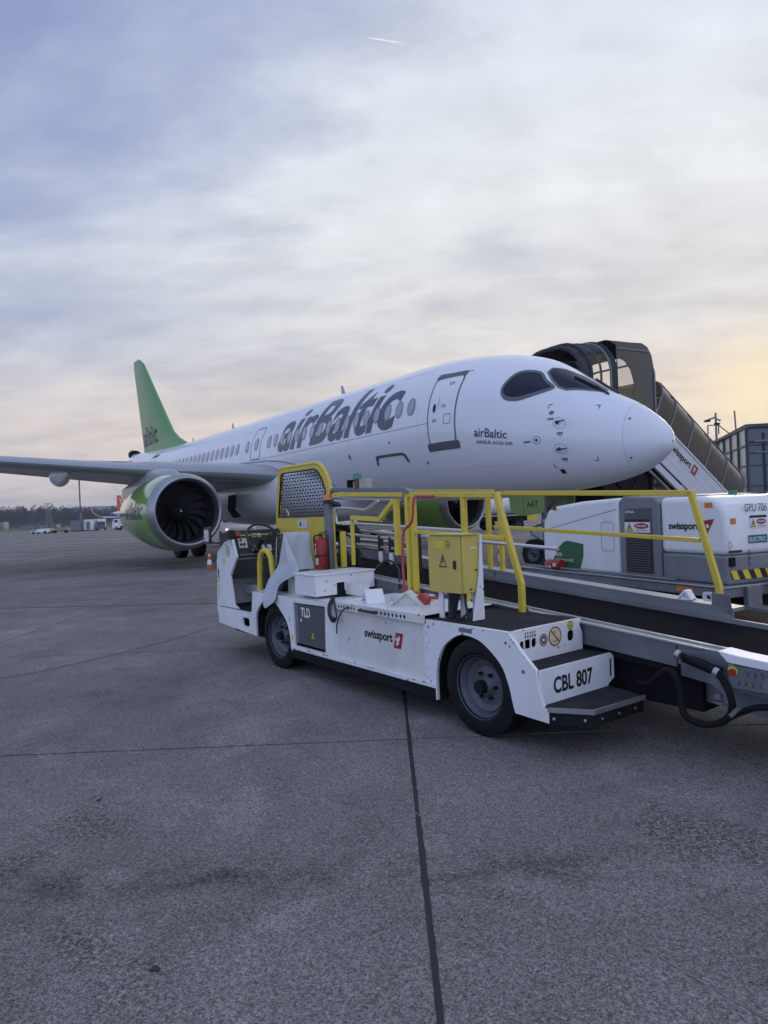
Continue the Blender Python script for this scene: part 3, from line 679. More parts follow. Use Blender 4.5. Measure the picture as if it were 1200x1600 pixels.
# engines
def engine(side):
    cy_, cz_ = side*5.415, 1.70; X0_ = 11.93
    nac = MB(); C_ = (0, cy_, cz_)
    prof = [(12.25, 1.128), (12.5, 1.155), (12.9, 1.18), (13.5, 1.175), (14.1, 1.135), (14.7, 1.07), (15.4, 0.97), (16.0, 0.88), (16.5, 0.80), (16.51, 0.76), (15.8, 0.74)]
    nac.lathe(C_, (1, 0, 0), prof, 72); n_ = nac.build('engine_nacelle', M_lime, plane, smooth=50)
    lip = MB(); lp = [(12.251, 1.128), (12.12, 1.098), (12.03, 1.065), (11.955, 1.02), (11.93, 0.985), (11.945, 0.95), (12.0, 0.925), (12.1, 0.91), (12.25, 0.905)]
    lip.lathe(C_, (1, 0, 0), lp, 72); lip.build('inlet_lip', M_lip, n_, smooth=60)
    li = MB(); li.lathe(C_, (1, 0, 0), [(12.25, 0.905), (12.6, 0.915), (12.95, 0.93), (13.4, 0.94)], 72); li.build('inlet_duct', M_liner, n_, smooth=60)
    bk = MB(); bk.lathe(C_, (1, 0, 0), [(13.4, 0.94), (13.42, 0.001)], 48); bk.build('fan_backing', mat('engine_dark', (0.006, 0.006, 0.007), 0.8), n_)
    sp = MB(); sp.lathe(C_, (1, 0, 0), [(12.50, 0.003), (12.56, 0.07), (12.68, 0.15), (12.85, 0.22), (13.0, 0.25)], 32); s_ = sp.build('spinner', M_liner, n_, smooth=60)
    tl = MB(); pts = [(12.50+0.30*(k/14)-0.012, cy_+(0.012+0.21*(k/14))*math.cos(R(260*k/14)), cz_+(0.012+0.21*(k/14))*math.sin(R(260*k/14))) for k in range(5)]
    tl.tube(pts, [0.006, 0.016, 0.018, 0.015, 0.008], 6); tl.build('spiral_mark', M_wprint, s_)
    bm_ = MB(); rows = []
    for k in range(9):
        r_ = 0.22+0.70*k/8; tw = R(20+38*k/8); sw = 0.10*math.sin(math.pi*k/8)+0.06*(k/8)**2; c_ = 0.155+0.03*math.sin(math.pi*k/8)
        an = sw/r_*1.2; row = []
        for (u_, t_) in ((-c_, 0), (0, 0.008), (c_, 0), (0, -0.008)):
            xx = u_*math.cos(tw)+t_*math.sin(tw); yy = u_*math.sin(tw)-t_*math.cos(tw)
            aa = an+yy/r_; row.append((xx, r_*math.sin(aa), r_*math.cos(aa)))
        rows.append(row)
    bm_.grid(rows, True); bme = bm_.mesh('fan_blade', 50)
    for k in range(18):
        b_ = link(bme, 'fan_blade', M_fan, n_); b_.location = (13.08, cy_, cz_); b_.rotation_euler = (2*math.pi*k/18, 0, 0)
    core = MB(); core.lathe(C_, (1, 0, 0), [(15.8, 0.62), (16.6, 0.6), (17.4, 0.45), (17.8, 0.40), (17.8, 0.25), (18.3, 0.03)], 40); core.build('core_cowl', M_gal, n_, smooth=50)
    py = MB(); rows = []
    for (x, w_, zt, zb) in ((12.6, .03, 2.85, 2.7), (13.2, .13, 3.02, 2.6), (14.2, .22, 3.12, 2.5), (15.4, .24, 3.16, 2.3), (16.8, .22, 3.02, 2.1), (18.3, .12, 2.8, 2.2), (19.2, .02, 2.7, 2.4)):
        rows.append([(x, cy_+w_*c, (zt+zb)/2+(zt-zb)/2*s) for c, s in ((1, -1), (1, .3), (.7, .85), (0, 1), (-.7, .85), (-1, .3), (-1, -1), (0, -1))])
    py.grid(rows, True); py.build('pylon', M_fgrey, n_, smooth=60)
    # strake
    MB().prism([(13.0, 2.63), (13.7, 2.63), (13.7, 2.84), (13.4, 2.80)], 'xz', cy_-side*0.75-0.01, cy_-side*0.75+0.01).build('strake', M_lime, n_)
    if side > 0:
        def nm(a, b):
            x = 14.75-a; ph = -0.16+b/1.2
            import bisect
            for i in range(len(prof)-1):
                if prof[i][0] <= x <= prof[i+1][0]:
                    t = (x-prof[i][0])/(prof[i+1][0]-prof[i][0]); r_ = prof[i][1]+(prof[i+1][1]-prof[i][1])*t; break
            r_ += 0.008
            return (x, cy_+r_*math.cos(ph), cz_+r_*math.sin(ph))
        text('airBaltic', M_livery, n_, None, None, None, 2.2, 0.56, shear=0.3, bold=0.024, fn=nm, step=0.1, spacing=1.0)
    return n_
engine(1); engine(-1)
# fin
def fin():
    rows = []
    zs = [5.25, 5.6, 5.9, 6.3, 7.2, 8.2, 9.2, 10.2, 11.0, 11.35, 11.52]
    for z in zs:
        if z < 6.4: le = 26.6+(z-5.25)*2.9 if z < 6.0 else 29.0+(z-6.0)*1.02
        else: le = 29.42+(z-6.3)*1.045
        if z > 11.2: le += (z-11.2)*1.8
        te = 34.85+(z-5.25)*0.285; 
        if z > 11.3: te -= 0.1
        ch = te-le; tk = 0.11 if z > 6.4 else 0.085; row = []
        sc_ = 1.0 if z < 11.3 else (0.7 if z < 11.5 else 0.25)
        for k in range(32):
            a = 2*math.pi*k/32; c_ = 0.5*(1-math.cos(a)); yt = 5*tk*(0.2969*math.sqrt(c_)-0.126*c_-0.3516*c_**2+0.2843*c_**3-0.1036*c_**4)*sc_
            yt = yt if a < math.pi else -yt; row.append((le+c_*ch, yt*ch, z))
        rows.append(row)
    mb = MB(); mb.grid(rows, True); mb.add(rows[-1], [tuple(range(32))]); return mb.build('tail_fin', M_tail, plane, smooth=50)
fn_ = fin()
def fy(x, z):
    le = 29.42+(z-6.3)*1.045; te = 34.85+(z-5.25)*0.285; c_ = max(0.01, min(0.98, (x-le)/(te-le))); tk = 0.11
    return 5*tk*(0.2969*math.sqrt(c_)-0.126*c_-0.3516*c_**2+0.2843*c_**3-0.1036*c_**4)*(te-le)+0.035
text('altic', mat('fin_lettering', (0.045, 0.10, 0.11), 0.4), fn_, None, None, None, 3.2, 1.12, shear=0.05, bold=0.022, fn=lambda a, b: (36.05-a, max(0.015, fy(36.05-a, 6.0+b)), 5.98+b) if False else (34.85-a, fy(34.85-a, 5.98+b), 5.98+b), step=0.08, spacing=1.12)

for sd_ in (1, -1):
    rows = []
    for i in range(6):
        t = i/5; y_ = 0.3+5.8*t; le = 34.0+3.2*t; ch = 3.0-1.8*t; z = 5.0+0.35*t
        rows.append([(le+0.5*(1-math.cos(a))*ch, sd_*y_, z+(0.055*ch*math.sin(a))*(1 if a < math.pi else 1)) for a in [2*math.pi*k/20 for k in range(20)]])
    mb = MB(); mb.grid(rows, True); mb.add(rows[-1], [tuple(range(20))]); mb.build('tailplane', M_fgrey, plane, smooth=50)
ap = MB(); ap.lathe((36.80, 0, 5.66), (1, 0, 0.16), [(0, 0.001), (0, 0.33), (0.75, 0.30), (0.75, 0.001)], 24); ap.build('exhaust_nozzle', M_under, plane, smooth=40)
# nose gear
ng = MB(); ng.cyl((3.3, 0, 0.34), (3.3, 0, 1.0), 0.055, None, 14); ng.cyl((3.3, 0, 0.85), (3.25, 0, 1.95), 0.085, None, 14); ng.cyl((3.39, -0.34, 0.33), (3.39, 0.34, 0.33), 0.05, None, 12)
ng.bar((3.3, 0, 1.25), (2.6, 0, 1.85), 0.06); ng.bar((3.3, 0, .34), (3.42, 0, .36), .09); ng.tube(bez([(3.36, 0.05, 1.0), (3.60, 0.08, 0.92), (3.66, 0.08, 0.80), (3.45, 0.05, 0.66)], 4), 0.03, 6)
ng.cyl((3.1, -0.18, 1.05), (3.1, 0.18, 1.05), 0.07, None, 12)
gear = ng.build('nose_gear', M_gal, plane, smooth=40)
gl_ = MB(); gl_.cyl((3.16, 0.14, 1.1), (3.08, 0.14, 1.1), 0.07, 0.075, 14); gl_.build('taxi_light', M_steel, gear)
wheel(gear, (3.39, 0.26, 0.335), (0, 1, 0), 0.335, 0.2, 0.185); wheel(gear, (3.39, -0.26, 0.335), (0, -1, 0), 0.335, 0.2, 0.185)
for sd_ in (1, -1):
    gd = MB(); gd.prism([(2.82, 1.72), (2.84, 1.28), (3.43, 1.22), (3.46, 1.72)], 'xz', sd_*0.50, sd_*0.53); gd.prism([(3.475, 1.72), (3.445, 1.22), (3.86, 1.31), (3.92, 1.76)], 'xz', sd_*0.50, sd_*0.53)
    g_ = gd.build('gear_door', mat('gear_door_green', (0.16, 0.26, 0.06), 0.4, coat=0.3), gear, bevel=0.006)
    if sd_ > 0: text('AAT', M_ink, g_, (3.345, 0.536, 1.42), (-1, 0, -0.0), (0, 0, 1), 0.34, 0.13, bold=0.012)
# main gear
for sd_ in (1, -1):
    mg = MB(); mg.cyl((18.75, sd_*3.05, 0.5), (18.6, sd_*3.0, 2.6), 0.13, None, 16); mg.bar((18.7, sd_*3.05, 1.2), (18.6, sd_*1.7, 2.2), 0.09); mg.cyl((18.75, sd_*2.6, 0.53), (18.75, sd_*3.5, 0.53), 0.08)
    g_ = mg.build('main_gear', M_gal, plane, smooth=40)
    MB().prism([(18.1, 2.5), (18.2, 1.1), (18.9, 1.0), (19.2, 2.5)], 'xz', sd_*3.5, sd_*3.53).build('gear_leg_door', M_fus, g_)
    for yy in (2.72, 3.42): wheel(g_, (18.75, sd_*yy, 0.53), (0, sd_*(1 if yy > 3 else -1), 0), 0.53, 0.36, 0.27, nlug=8)
# dark air scoop and lining under the wing root
MB().prism([(15.55, 1.48), (16.1, 1.75), (15.95, 2.3), (16.6, 2.3), (16.7, 1.75), (16.2, 1.45)], 'xz', 2.2, 2.28).build('air_scoop', M_under, plane, bevel=0.02)
strip([(36.2, 5.3), (36.5, 4.95)], 0.03, 'tail_marking', M_ink, off=0.01)

# ================================================================ passenger stairs (s = distance out from the far side of the aircraft)
stairs = empty('passenger_stairs', (5.6361, 13.1454, 0), math.pi/2+A, label='white mobile boarding stairs with smoked glass canopy standing behind the nose', category='boarding stairs')
def S(x, s_, z): return (x, -s_, z)
def arch(s_, x0=3.4, x1=5.6, zb=2.9, zt=5.72, r_=0.92, n=8, lean=0.0):
    P = [S(x0, s_, zb)]
    for k in range(n+1): a = math.pi-math.pi/2*k/n; P.append(S(x0+r_+r_*math.cos(a), s_+lean*0, zt-r_+r_*math.sin(a)))
    for k in range(n+1): a = math.pi/2-math.pi/2*k/n; P.append(S(x1-r_+r_*math.cos(a), s_, zt-r_+r_*math.sin(a)))
    P.append(S(x1, s_, zb)); return P
# bellows hood: fabric bands between hoops, leaving a window
hoops = [(1.75, 5.50), (2.05, 5.60), (2.45, 5.66), (2.85, 5.72), (3.05, 5.74)]
hd = MB(); rows = [arch(s_, zt=zt, x0=3.35+0.05*(i % 2), x1=5.65-0.05*(i % 2), zb=4.35 if False else 2.9) for i, (s_, zt) in enumerate(hoops)]
m_ = len(rows[0])
# crown part only (corners + top); side windows are separate panes
for i in range(len(rows)-1):
    lo, hi_ = (4, m_-5)
    hd.grid([rows[i][lo:hi_+1], rows[i+1][lo:hi_+1]])
hood = hd.build('bellows_hood', M_hood, stairs, smooth=40); hood.modifiers.new('solid', 'SOLIDIFY').thickness = 0.03
for i, (s_, zt) in enumerate(hoops):
    hp = MB(); hp.tube(arch(s_, zt=zt+0.01, zb=2.7), 0.055 if i in (0, 1, 4) else 0.03, 8); hp.build('hoop', M_hood if i != 3 else M_gal, stairs)
cw = MB()
for i in range(len(rows)-1):
    if i in (1, 2): cw.grid([rows[i][0:5], rows[i+1][0:5]])
cwo = cw.build('hood_window', M_clearw, stairs)
sd2 = MB()
for i in range(len(rows)-1):
    if i in (0, 3): sd2.grid([rows[i][0:5], rows[i+1][0:5]])
    sd2.grid([rows[i][m_-5:m_], rows[i+1][m_-5:m_]]) if i in (0, 3) else None
sd2.build('side_curtain', M_hood, stairs, smooth=40)
# vestibule
vb = MB(); a0 = arch(3.08, zt=5.74, zb=3.72, r_=0.35); a1 = arch(4.35, zt=5.80, zb=3.72, r_=0.35); a2 = arch(4.68, zt=5.55, zb=3.72, r_=0.35)
vb.grid([a0[4:-4], a1[4:-4], a2[4:-4]]); vr = vb.build('vestibule_roof', M_hood, stairs, smooth=60)
# near side wall with a rounded window
wl = [( -3.08, 3.72), (-3.08, 5.62), (-4.2, 5.70), (-4.45, 5.62), (-4.62, 5.42), (-4.70, 5.1), (-4.72, 3.72)]
hole = [(-3.10, 4.15), (-3.35, 4.02), (-3.75, 4.25), (-3.80, 4.6), (-3.66, 4.95), (-3.42, 5.15), (-3.10, 5.22)]
for xx in (3.38, 5.62):
    plate([wl, hole], 'yz', xx-0.01, xx+0.01, 'vestibule_wall', mat('dark_vestibule_panel', (0.030, 0.033, 0.040), 0.3, coat=0.2), stairs)
    plate([hole], 'yz', xx-0.004, xx+0.004, 'vestibule_window', M_clearw, stairs)
for P in (arch(4.70, x0=3.36, x1=5.64, zt=5.3, zb=3.6, r_=0.4), ):
    MB().tube(P, 0.03, 6).build('hoop', M_gal, stairs)
MB().bar(S(3.36, 3.08, 5.45), S(3.36, 4.5, 5.5), 0.04).build('roof_trim', M_gal, stairs)
MB().bar(S(3.36, 3.08, 3.72), S(3.36, 4.75, 3.72), 0.06, 0.1).build('floor_trim', M_swhite, stairs)
MB().box(S(3.4, 4.75, 2.55), S(5.6, 1.8, 2.68)).build('platform', M_swhite, stairs, bevel=0.01)
MB().box(S(3.42, 4.75, 2.68), S(3.46, 2.0, 3.70)).build('guard_panel', M_swhite, stairs); MB().box(S(5.54, 4.75, 2.68), S(5.58, 2.0, 3.70)).build('guard_panel', M_swhite, stairs)
# inclined tunnel: rail line from (4.75, 3.75) to (8.95, 1.23)
r0 = Vector((4.72, 3.77)); r1 = Vector((9.0, 1.20)); td = (r1-r0).normalized(); nd = Vector((-td.y, td.x))
if nd.y < 0: nd = -nd
Lt = (r1-r0).length
def T(x, t, n): p = r0+td*t+nd*n; return S(x, p.x, p.y)
def tarch(t, H=1.28, r_=0.62, x0=3.4, x1=5.6, n=7, lean=0.0):
    P = [(x0, 0.0)]
    for k in range(n+1): a = math.pi-math.pi/2*k/n; P.append((x0+r_+r_*math.cos(a), H-r_+r_*math.sin(a)))
    for k in range(n+1): a = math.pi/2-math.pi/2*k/n; P.append((x1-r_+r_*math.cos(a), H-r_+r_*math.sin(a)))
    P.append((x1, 0.0)); return [T(a, t, b) for a, b in P]
nseg = 5; ts = [Lt*k/nseg for k in range(nseg+1)]
ts = [0.02, 0.75, 1.75, 2.78, 3.82, Lt]
for i in range(len(ts)-1):
    mb = MB(); mb.grid([tarch(ts[i]+0.02), tarch(ts[i+1]-0.02)]); mb.build('canopy_panel', M_smoke, stairs, smooth=50)
for t in ts: MB().tube(tarch(t, H=1.30), 0.026, 6).build('canopy_rib', M_gal, stairs)
MB().tube(tarch(Lt-0.12, H=1.30), 0.02, 6).build('canopy_rib', M_gal, stairs)
for xx in (3.40, 5.60): MB().bar(T(xx, -0.05, -0.02), T(xx, Lt+0.3, -0.02), 0.06, 0.07).build('lower_rail', M_swhite, stairs)
MB().bar(T(3.58, 0.0, 1.14), T(3.58, Lt, 1.14), 0.03).build('upper_rail', M_gal, stairs)
for xx in (3.40, 5.60):
    for k in range(4):
        MB().hexa([T(xx-.015, 0.1-0.30*k*0.6, -0.07-0.235*k), T(xx+.015, 0.1-0.30*k*0.6, -0.07-0.235*k), T(xx+.015, Lt+0.9, -0.07-0.235*k), T(xx-.015, Lt+0.9, -0.07-0.235*k),
                   T(xx-.015, 0.1-0.30*k*0.6, -0.30-0.235*k), T(xx+.015, 0.1-0.30*k*0.6, -0.30-0.235*k), T(xx+.015, Lt+0.9, -0.30-0.235*k), T(xx-.015, Lt+0.9, -0.30-0.235*k)]).build('side_plank', M_swhite, stairs)
    MB().bar(T(xx+0.02, -0.5, -1.18), T(xx+0.02, Lt+0.7, -1.18), 0.08, 0.20).build('stringer', M_swhite, stairs, bevel=0.01)
    MB().bar(T(xx+0.1, -0.5, -1.40), T(xx+0.1, Lt+0.3, -1.40), 0.06, 0.08).build('truss_chord', M_gal, stairs)
tx = T(3.37, 0.95, -0.42)
up_ = Vector(T(3.37, 0, 1))-Vector(T(3.37, 0, 0)); rt_ = Vector(T(3.37, 1, 0))-Vector(T(3.37, 0, 0))
text('swissport', M_ink, stairs, T(3.37, 0.95, -0.50), rt_, up_, 1.15, 0.26, bold=0.02, shear=0.1)
decal([[(0, 0), (0.24, 0), (0.30, 0.30), (0.06, 0.30)]], M_red, stairs, T(3.368, 2.16, -0.50), rt_, up_, 'red_emblem')
decal([[(0.04, 0.0), (0.09, 0.09), (0.03, 0.1), (0.1, 0.16), (0.16, 0.1), (0.1, 0.06), (0.12, 0.0)]], M_wprint, stairs, T(3.366, 2.20, -0.43), rt_, up_, 'emblem_mark')
for k in range(12):
    p = [T(3.45, 0.1+k*0.38, -0.75), T(5.55, 0.1+k*0.38, -0.75)]
    MB().box((3.45, p[0][1]-0.14, p[0][2]-0.02), (5.55, p[0][1]+0.14, p[0][2]+0.02)).build('step', M_gal, stairs)
und = MB()
for (a, b) in (((2.6, 2.5), (4.6, 0.7)), ((4.6, 2.5), (2.6, 0.7)), ((4.6, 2.4), (7.2, 0.7)), ((6.0, 2.0), (4.6, 0.7)), ((2.6, 0.7), (2.6, 2.5)), ((4.7, 0.7), (4.7, 2.5))):
    for xx in (3.6, 5.4): und.bar(S(xx, *a), S(xx, *b), 0.10)
und.build('scissor_frame', M_under, stairs)
MB().box(S(3.45, 11.2, 0.45), S(5.55, 1.9, 0.75)).build('chassis', M_swhite, stairs, bevel=0.02)
MB().box(S(3.6, 4.6, 1.3), S(5.4, 2.6, 2.4)).build('machinery_box', M_under, stairs, bevel=0.02)
for s_ in (3.0, 9.4):
    for xx, d in ((3.6, -1), (5.4, 1)): wheel(stairs, S(xx, s_, 0.4), (d, 0, 0), 0.4, 0.22, 0.22)

# ================================================================ ground power unit (u = length away, v = across)
ug = Vector((-0.375, 0.927, 0)).normalized()
gpu = empty('ground_power_unit', (3.66, 7.3, 0), math.atan2(-ug.y, -ug.x), label='white and grey ground power unit with green leaf logo beside the nose wheel', category='ground power unit')
def G(u, v, z): return (-u, v, z)
WG = 1.75
gb = MB(True)
prof = [(3.34, .50), (3.335, 0.95), (3.31, 1.19), (3.18, 1.36), (3.02, 1.42), (2.4, 1.475), (1.64, 1.50), (1.64, .50)]
gb.prism(prof, 'xz', 0, WG); gb.build('front_cowl', M_gpu, gpu, bevel=0.05, seg=4)
gb = MB(True); gb.prism([(0.0, .82), (0.0, 1.26), (0.05, 1.37), (0.16, 1.44), (0.3, 1.47), (0.94, 1.475), (0.94, .82)], 'xz', 0, WG); gb.build('rear_cowl', M_gpu, gpu, bevel=0.06, seg=4)
gb = MB(True); gb.box((0.005, 0.004, .50), (0.93, WG-.004, .818)); gb.build('lower_skirt', M_midgrey, gpu, bevel=0.03, seg=3)
gb = MB(True); gb.prism([(0.94, .50), (0.94, 1.42), (1.02, 1.49), (1.56, 1.515), (1.64, 1.44), (1.64, .50)], 'xz', -0.012, WG+.012); gb.build('centre_band', M_midgrey, gpu, bevel=0.02)
gd = MB(True); gd.box((1.05, -0.022, .55), (1.52, -0.004, 1.36)); dr = gd.build('access_door', M_grey, gpu, bevel=0.008)
gd = MB(True); gd.box((1.06, -0.030, .57), (1.50, -0.020, 1.02)); gd.build('louvre_panel', mat('black_grille', (0.012, 0.012, 0.014), 0.6), dr)
for k in range(14):
    MB(True).box((1.07, -0.036, .585+k*0.031), (1.49, -0.029, .597+k*0.031)).build('louvre', M_grey, dr)
RG, UG = (1, 0, 0), (0, 0, 1)
text('DPAX', M_wprint, dr, G(1.55, -0.0225, 1.295), RG, UG, 0.17, 0.035, bold=0.02) if False else text('DPAA', M_wprint, dr, G(1.50, -0.0235, 1.30), RG, UG, 0.16, 0.032, bold=0.02)
def danger(o, RG, UG, w_, h_, par, nrm_):
    o = Vector(o); n = Vector(nrm_)
    d = decal([rrect(0, 0, w_, h_, 0.004)], M_wprint, par, o, RG, UG, 'danger_sticker')
    decal([[(0, h_*.8), (w_, h_*.8), (w_, h_), (0, h_)]], M_ink, d, o+n*.001, RG, UG, 'header_strip')
    text('HIGH VOLTAGE', M_wprint, d, o+n*.002+Vector(RG)*w_*.3+Vector(UG)*h_*.84, RG, UG, w_*.5, h_*.1, bold=.02) if False else None
    decal([[(w_*.06, h_*.08), (w_*.34, h_*.08), (w_*.20, h_*.72)]], M_yprint, d, o+n*.001, RG, UG, 'warning_triangle')
    decal([[(w_*.06, h_*.08), (w_*.34, h_*.08), (w_*.20, h_*.72)], [(w_*.09, h_*.12), (w_*.31, h_*.12), (w_*.20, h_*.62)]], M_ink, d, o+n*.002, RG, UG, 'triangle_border')
    decal([[(w_*.19, h_*.5), (w_*.16, h_*.34), (w_*.2, h_*.34), (w_*.18, h_*.18), (w_*.24, h_*.38), (w_*.20, h_*.38), (w_*.22, h_*.5)]], M_ink, d, o+n*.003, RG, UG, 'lightning_bolt')
    decal([circle(w_*.67, h_*.5, w_*.28, 20, h_*.22)], M_red, d, o+n*.001, RG, UG, 'red_oval')
    text('DANGER', M_wprint, d, o+n*.002+Vector(RG)*w_*.47+Vector(UG)*h_*.43, RG, UG, w_*.40, h_*.15, bold=.03)
    text('HIGH VOLTAGE', M_ink, d, o+n*.002+Vector(RG)*w_*.45+Vector(UG)*h_*.12, RG, UG, w_*.45, h_*.08, bold=.02)
danger(G(1.52, -0.0245, 1.055), RG, UG, 0.44, 0.165, dr, (0, -1, 0))
decal([[(0.0, -.01), (0.0, .13)] + [(0.10+0.26*(k/8), 0.28+0.13*math.sin(math.pi/2*k/8)) for k in range(9)] + [(.70, .37), (.69, .2), (.60, -.0)] + [(.5, -.02), (.3, 0.0)]], mat('leaf_green', (0.02, 0.13, 0.05), 0.4), gpu, G(3.08, -0.004, .51), RG, UG, 'leaf_logo')
text('eco', M_wprint, gpu, G(3.02, -0.006, .69), RG, UG, .15, .05, bold=.01); text('powered', M_wprint, gpu, G(3.02, -0.006, .60), RG, UG, .40, .07)
text('swissport', M_ink, gpu, G(.80, -0.006, 1.075), RG, UG, .44, .105, bold=.03)
decal([[(0, .09), (.20, .12), (.09, -.06)]], M_red, gpu, G(.345, -0.007, 1.10), RG, UG, 'red_emblem')
decal([circle(0, 0, .022, 10), ], M_wprint, gpu, G(.235, -0.008, 1.14), RG, UG, 'emblem_mark')
for lp in (rrect(1.76-2, .80, 1.99-2, 1.18, .05),):
    decal([rrect(0, 0, .25, .39, .05), rrect(.006, .006, .244, .384, .045)], M_seam, gpu, G(2.0, -0.003, .80), RG, UG, 'hatch_outline')
decal([[(0, 0), (1.52, .27), (1.52, .278), (0, .008)]], M_seam, gpu, G(3.2, -0.003, 1.08), RG, UG, 'seam')
decal([rrect(0, 0, .22, .24, .02), rrect(.005, .005, .215, .235, .018)], M_seam, gpu, G(.88, -0.001, .53), RG, UG, 'hatch_outline')
decal([rrect(0, 0, .10, .06, .01)], M_red, gpu, G(3.06, -0.004, 1.36), RG, UG, 'reflector'); 
decal([rrect(0, 0, .11, .06, .01)], M_orange, gpu, G(.27, -0.004, 1.34), RG, UG, 'reflector')
for (u0, u1, z) in ((.36, .60, .425),): decal([rrect(0, 0, u1-u0, .055, .005)], M_orange, gpu, G(u1, -0.134, z-.02), RG, UG, 'reflector')
decal([rrect(0, 0, .09, .075, .004)], M_red, gpu, G(3.78, -0.134, .40), RG, UG, 'reflector')
# end face (u = 0), facing +x local
RE = (0, 1, 0)
text('GPU 706', M_ink, gpu, G(-0.004, .28, 1.285), RE, UG, .34, .085, bold=.0)
danger(G(-0.004, .35, 1.10), RE, UG, .26, .14, gpu, (1, 0, 0))
decal([rrect(0, 0, .08, .065, .004)], M_orange, gpu, G(-0.004, .065, 1.155), RE, UG, 'reflector')
d_ = decal([rrect(0, 0, .29, .09, .005)], mat('teal_sticker', (0.015, 0.16, 0.15), 0.4), gpu, G(-0.004, .32, .935), RE, UG, 'electric_sticker'); text('ELECTRIC', M_wprint, d_, G(-0.006, .335, .955), RE, UG, .25, .048, bold=.01)
decal([rrect(0, 0, .20, .028, .01)], M_ink, gpu, G(-0.004, .02, .845), RE, UG, 'grab_slot')
decal([circle(0, 0, .028, 16, .04), circle(0, 0, .023, 16, .035)], M_ink, gpu, G(-0.004, .045, .93), RE, UG, 'round_mark')
text('POWER ON', M_ink, gpu, G(-0.004, .31, .86), (0, 0, -1), (0, 1, 0), .17, .03, bold=.01)
MB(True).box((-.03, .02, .70), (0.0, .09, .80)).build('socket_box', M_under, gpu, bevel=.005)
for k in range(12):
    c_ = M_yprint if k % 2 == 0 else M_ink
    z0, z1 = .555, .655; y0 = .03+k*.085
    decal([[(0, 0), (.085, 0), (.085-.05, z1-z0), (-.05, z1-z0)]], c_, gpu, G(-0.012, y0+.05, z0), RE, UG, 'hazard_stripe')
ch = MB(True); ch.box((-.05, -.13, .37), (3.78, WG+.13, .475)); ch.build('side_sill', M_gal, gpu, bevel=.012)
ch = MB(True); ch.box((-.07, -.15, .476), (3.80, WG+.15, .498)); ch.build('frame_ledge', M_alu, gpu, bevel=.006)
ch = MB(True); ch.box((.1, .1, .2), (3.6, WG-.1, .38)); ch.build('underframe', M_under, gpu)
MB(True).tube([(3.66, -.10, .525), (.62, -.10, .525)], .018, 8).build('stowed_pipe', M_gal, gpu)
MB(True).box((-.10, .17, .27), (-.04, .38, .48)).build('tow_plate', M_gal, gpu, bevel=.006)
MB(True).box((-.5, .10, .24), (-.09, .34, .28)).build('tow_bar', M_gal, gpu, bevel=.006)
MB(True).tube([(-.12, .72, .40), (-.12, .56, .40), (-.12, .56, .66), (-.12, .66, .68)], .035, 8).build('bumper_post', M_yellow, gpu)
for u in (.42, 3.35):
    wheel(gpu, G(u, .12, .30), (0, -1, 0), .30, .2, .17); wheel(gpu, G(u, WG-.12, .30), (0, 1, 0), .30, .2, .17)
bc = MB(True); bc.cyl((.5, .7, 1.48), (.5, .7, 1.53), .05); bc.build('beacon', M_green, gpu); MB(True).cyl((1.6, 1.2, 1.49), (1.6, 1.2, 1.54), .05).build('beacon', M_orange, gpu)
MB(True).box((-.0, 1.0, 1.48), (.3, 1.5, 1.5)).build('roof_rail', M_alu, gpu)
# extinguisher lying on the sill
def extinguisher(name, loc, rx, rz, label, L=.34, r=.055):
    e = empty(name, loc, rz, label=label, category='fire extinguisher'); e.rotation_euler = (rx[0], rx[1], rz)
    b = MB(); b.lathe((0, 0, 0), (0, 0, 1), [(0, .001), (0, r*.9), (.012, r), (L*.78, r), (L*.87, r*.75), (L*.92, r*.35), (L*.95, r*.3), (L*.95, .001)], 28); b.build('cylinder', M_red, e, smooth=40)
    v = MB(); v.cyl((0, 0, L*.93), (0, 0, L*1.02), .016); v.bar((-.02, 0, L*1.03), (.09, 0, L*1.10), .018, .008); v.bar((-.02, 0, L*1.0), (.085, 0, L*1.0), .018, .008); v.build('valve_handle', M_blackp, e)
    h = MB(); h.tube(bez([(0, -.015, L*.98), (-.05, -.04, L*.95), (-r*1.15, -.02, L*.6), (-r*1.12, -.01, L*.25)], 5), .009, 6); h.build('hose', M_blackp, e)
    P = [(-.35+.7*k/6) for k in range(7)]
    for (z0, z1, m__, a0) in ((L*.42, L*.62, M_label, -2.0), (L*.12, L*.32, M_label, -1.6), (L*.68, L*.74, M_wprint, -2.0)):
        lb = MB(); lb.grid([[((r+.001)*math.cos(a0+p), (r+.001)*math.sin(a0+p), z) for p in P] for z in (z0, z1)]); lb.build('label', m__, e)
    st_ = MB(); st_.lathe((0, 0, L*.36), (0, 0, 1), [(0, r+.003), (.018, r+.003)], 28); st_.build('strap', M_blackp, e)
    return e
gm = Matrix.Translation((3.66, 7.3, 0)) @ Matrix.Rotation(math.atan2(-ug.y, -ug.x), 4, 'Z')
e_ = extinguisher('fire_extinguisher', (0, 0, 0), (0, 0), 0, 'red fire extinguisher lying on the ledge of the ground power unit', L=.42, r=.075)
e_.matrix_world = gm @ Matrix.Translation(G(2.78, -.075, .575)) @ Matrix.Rotation(R(-92), 4, 'Y')

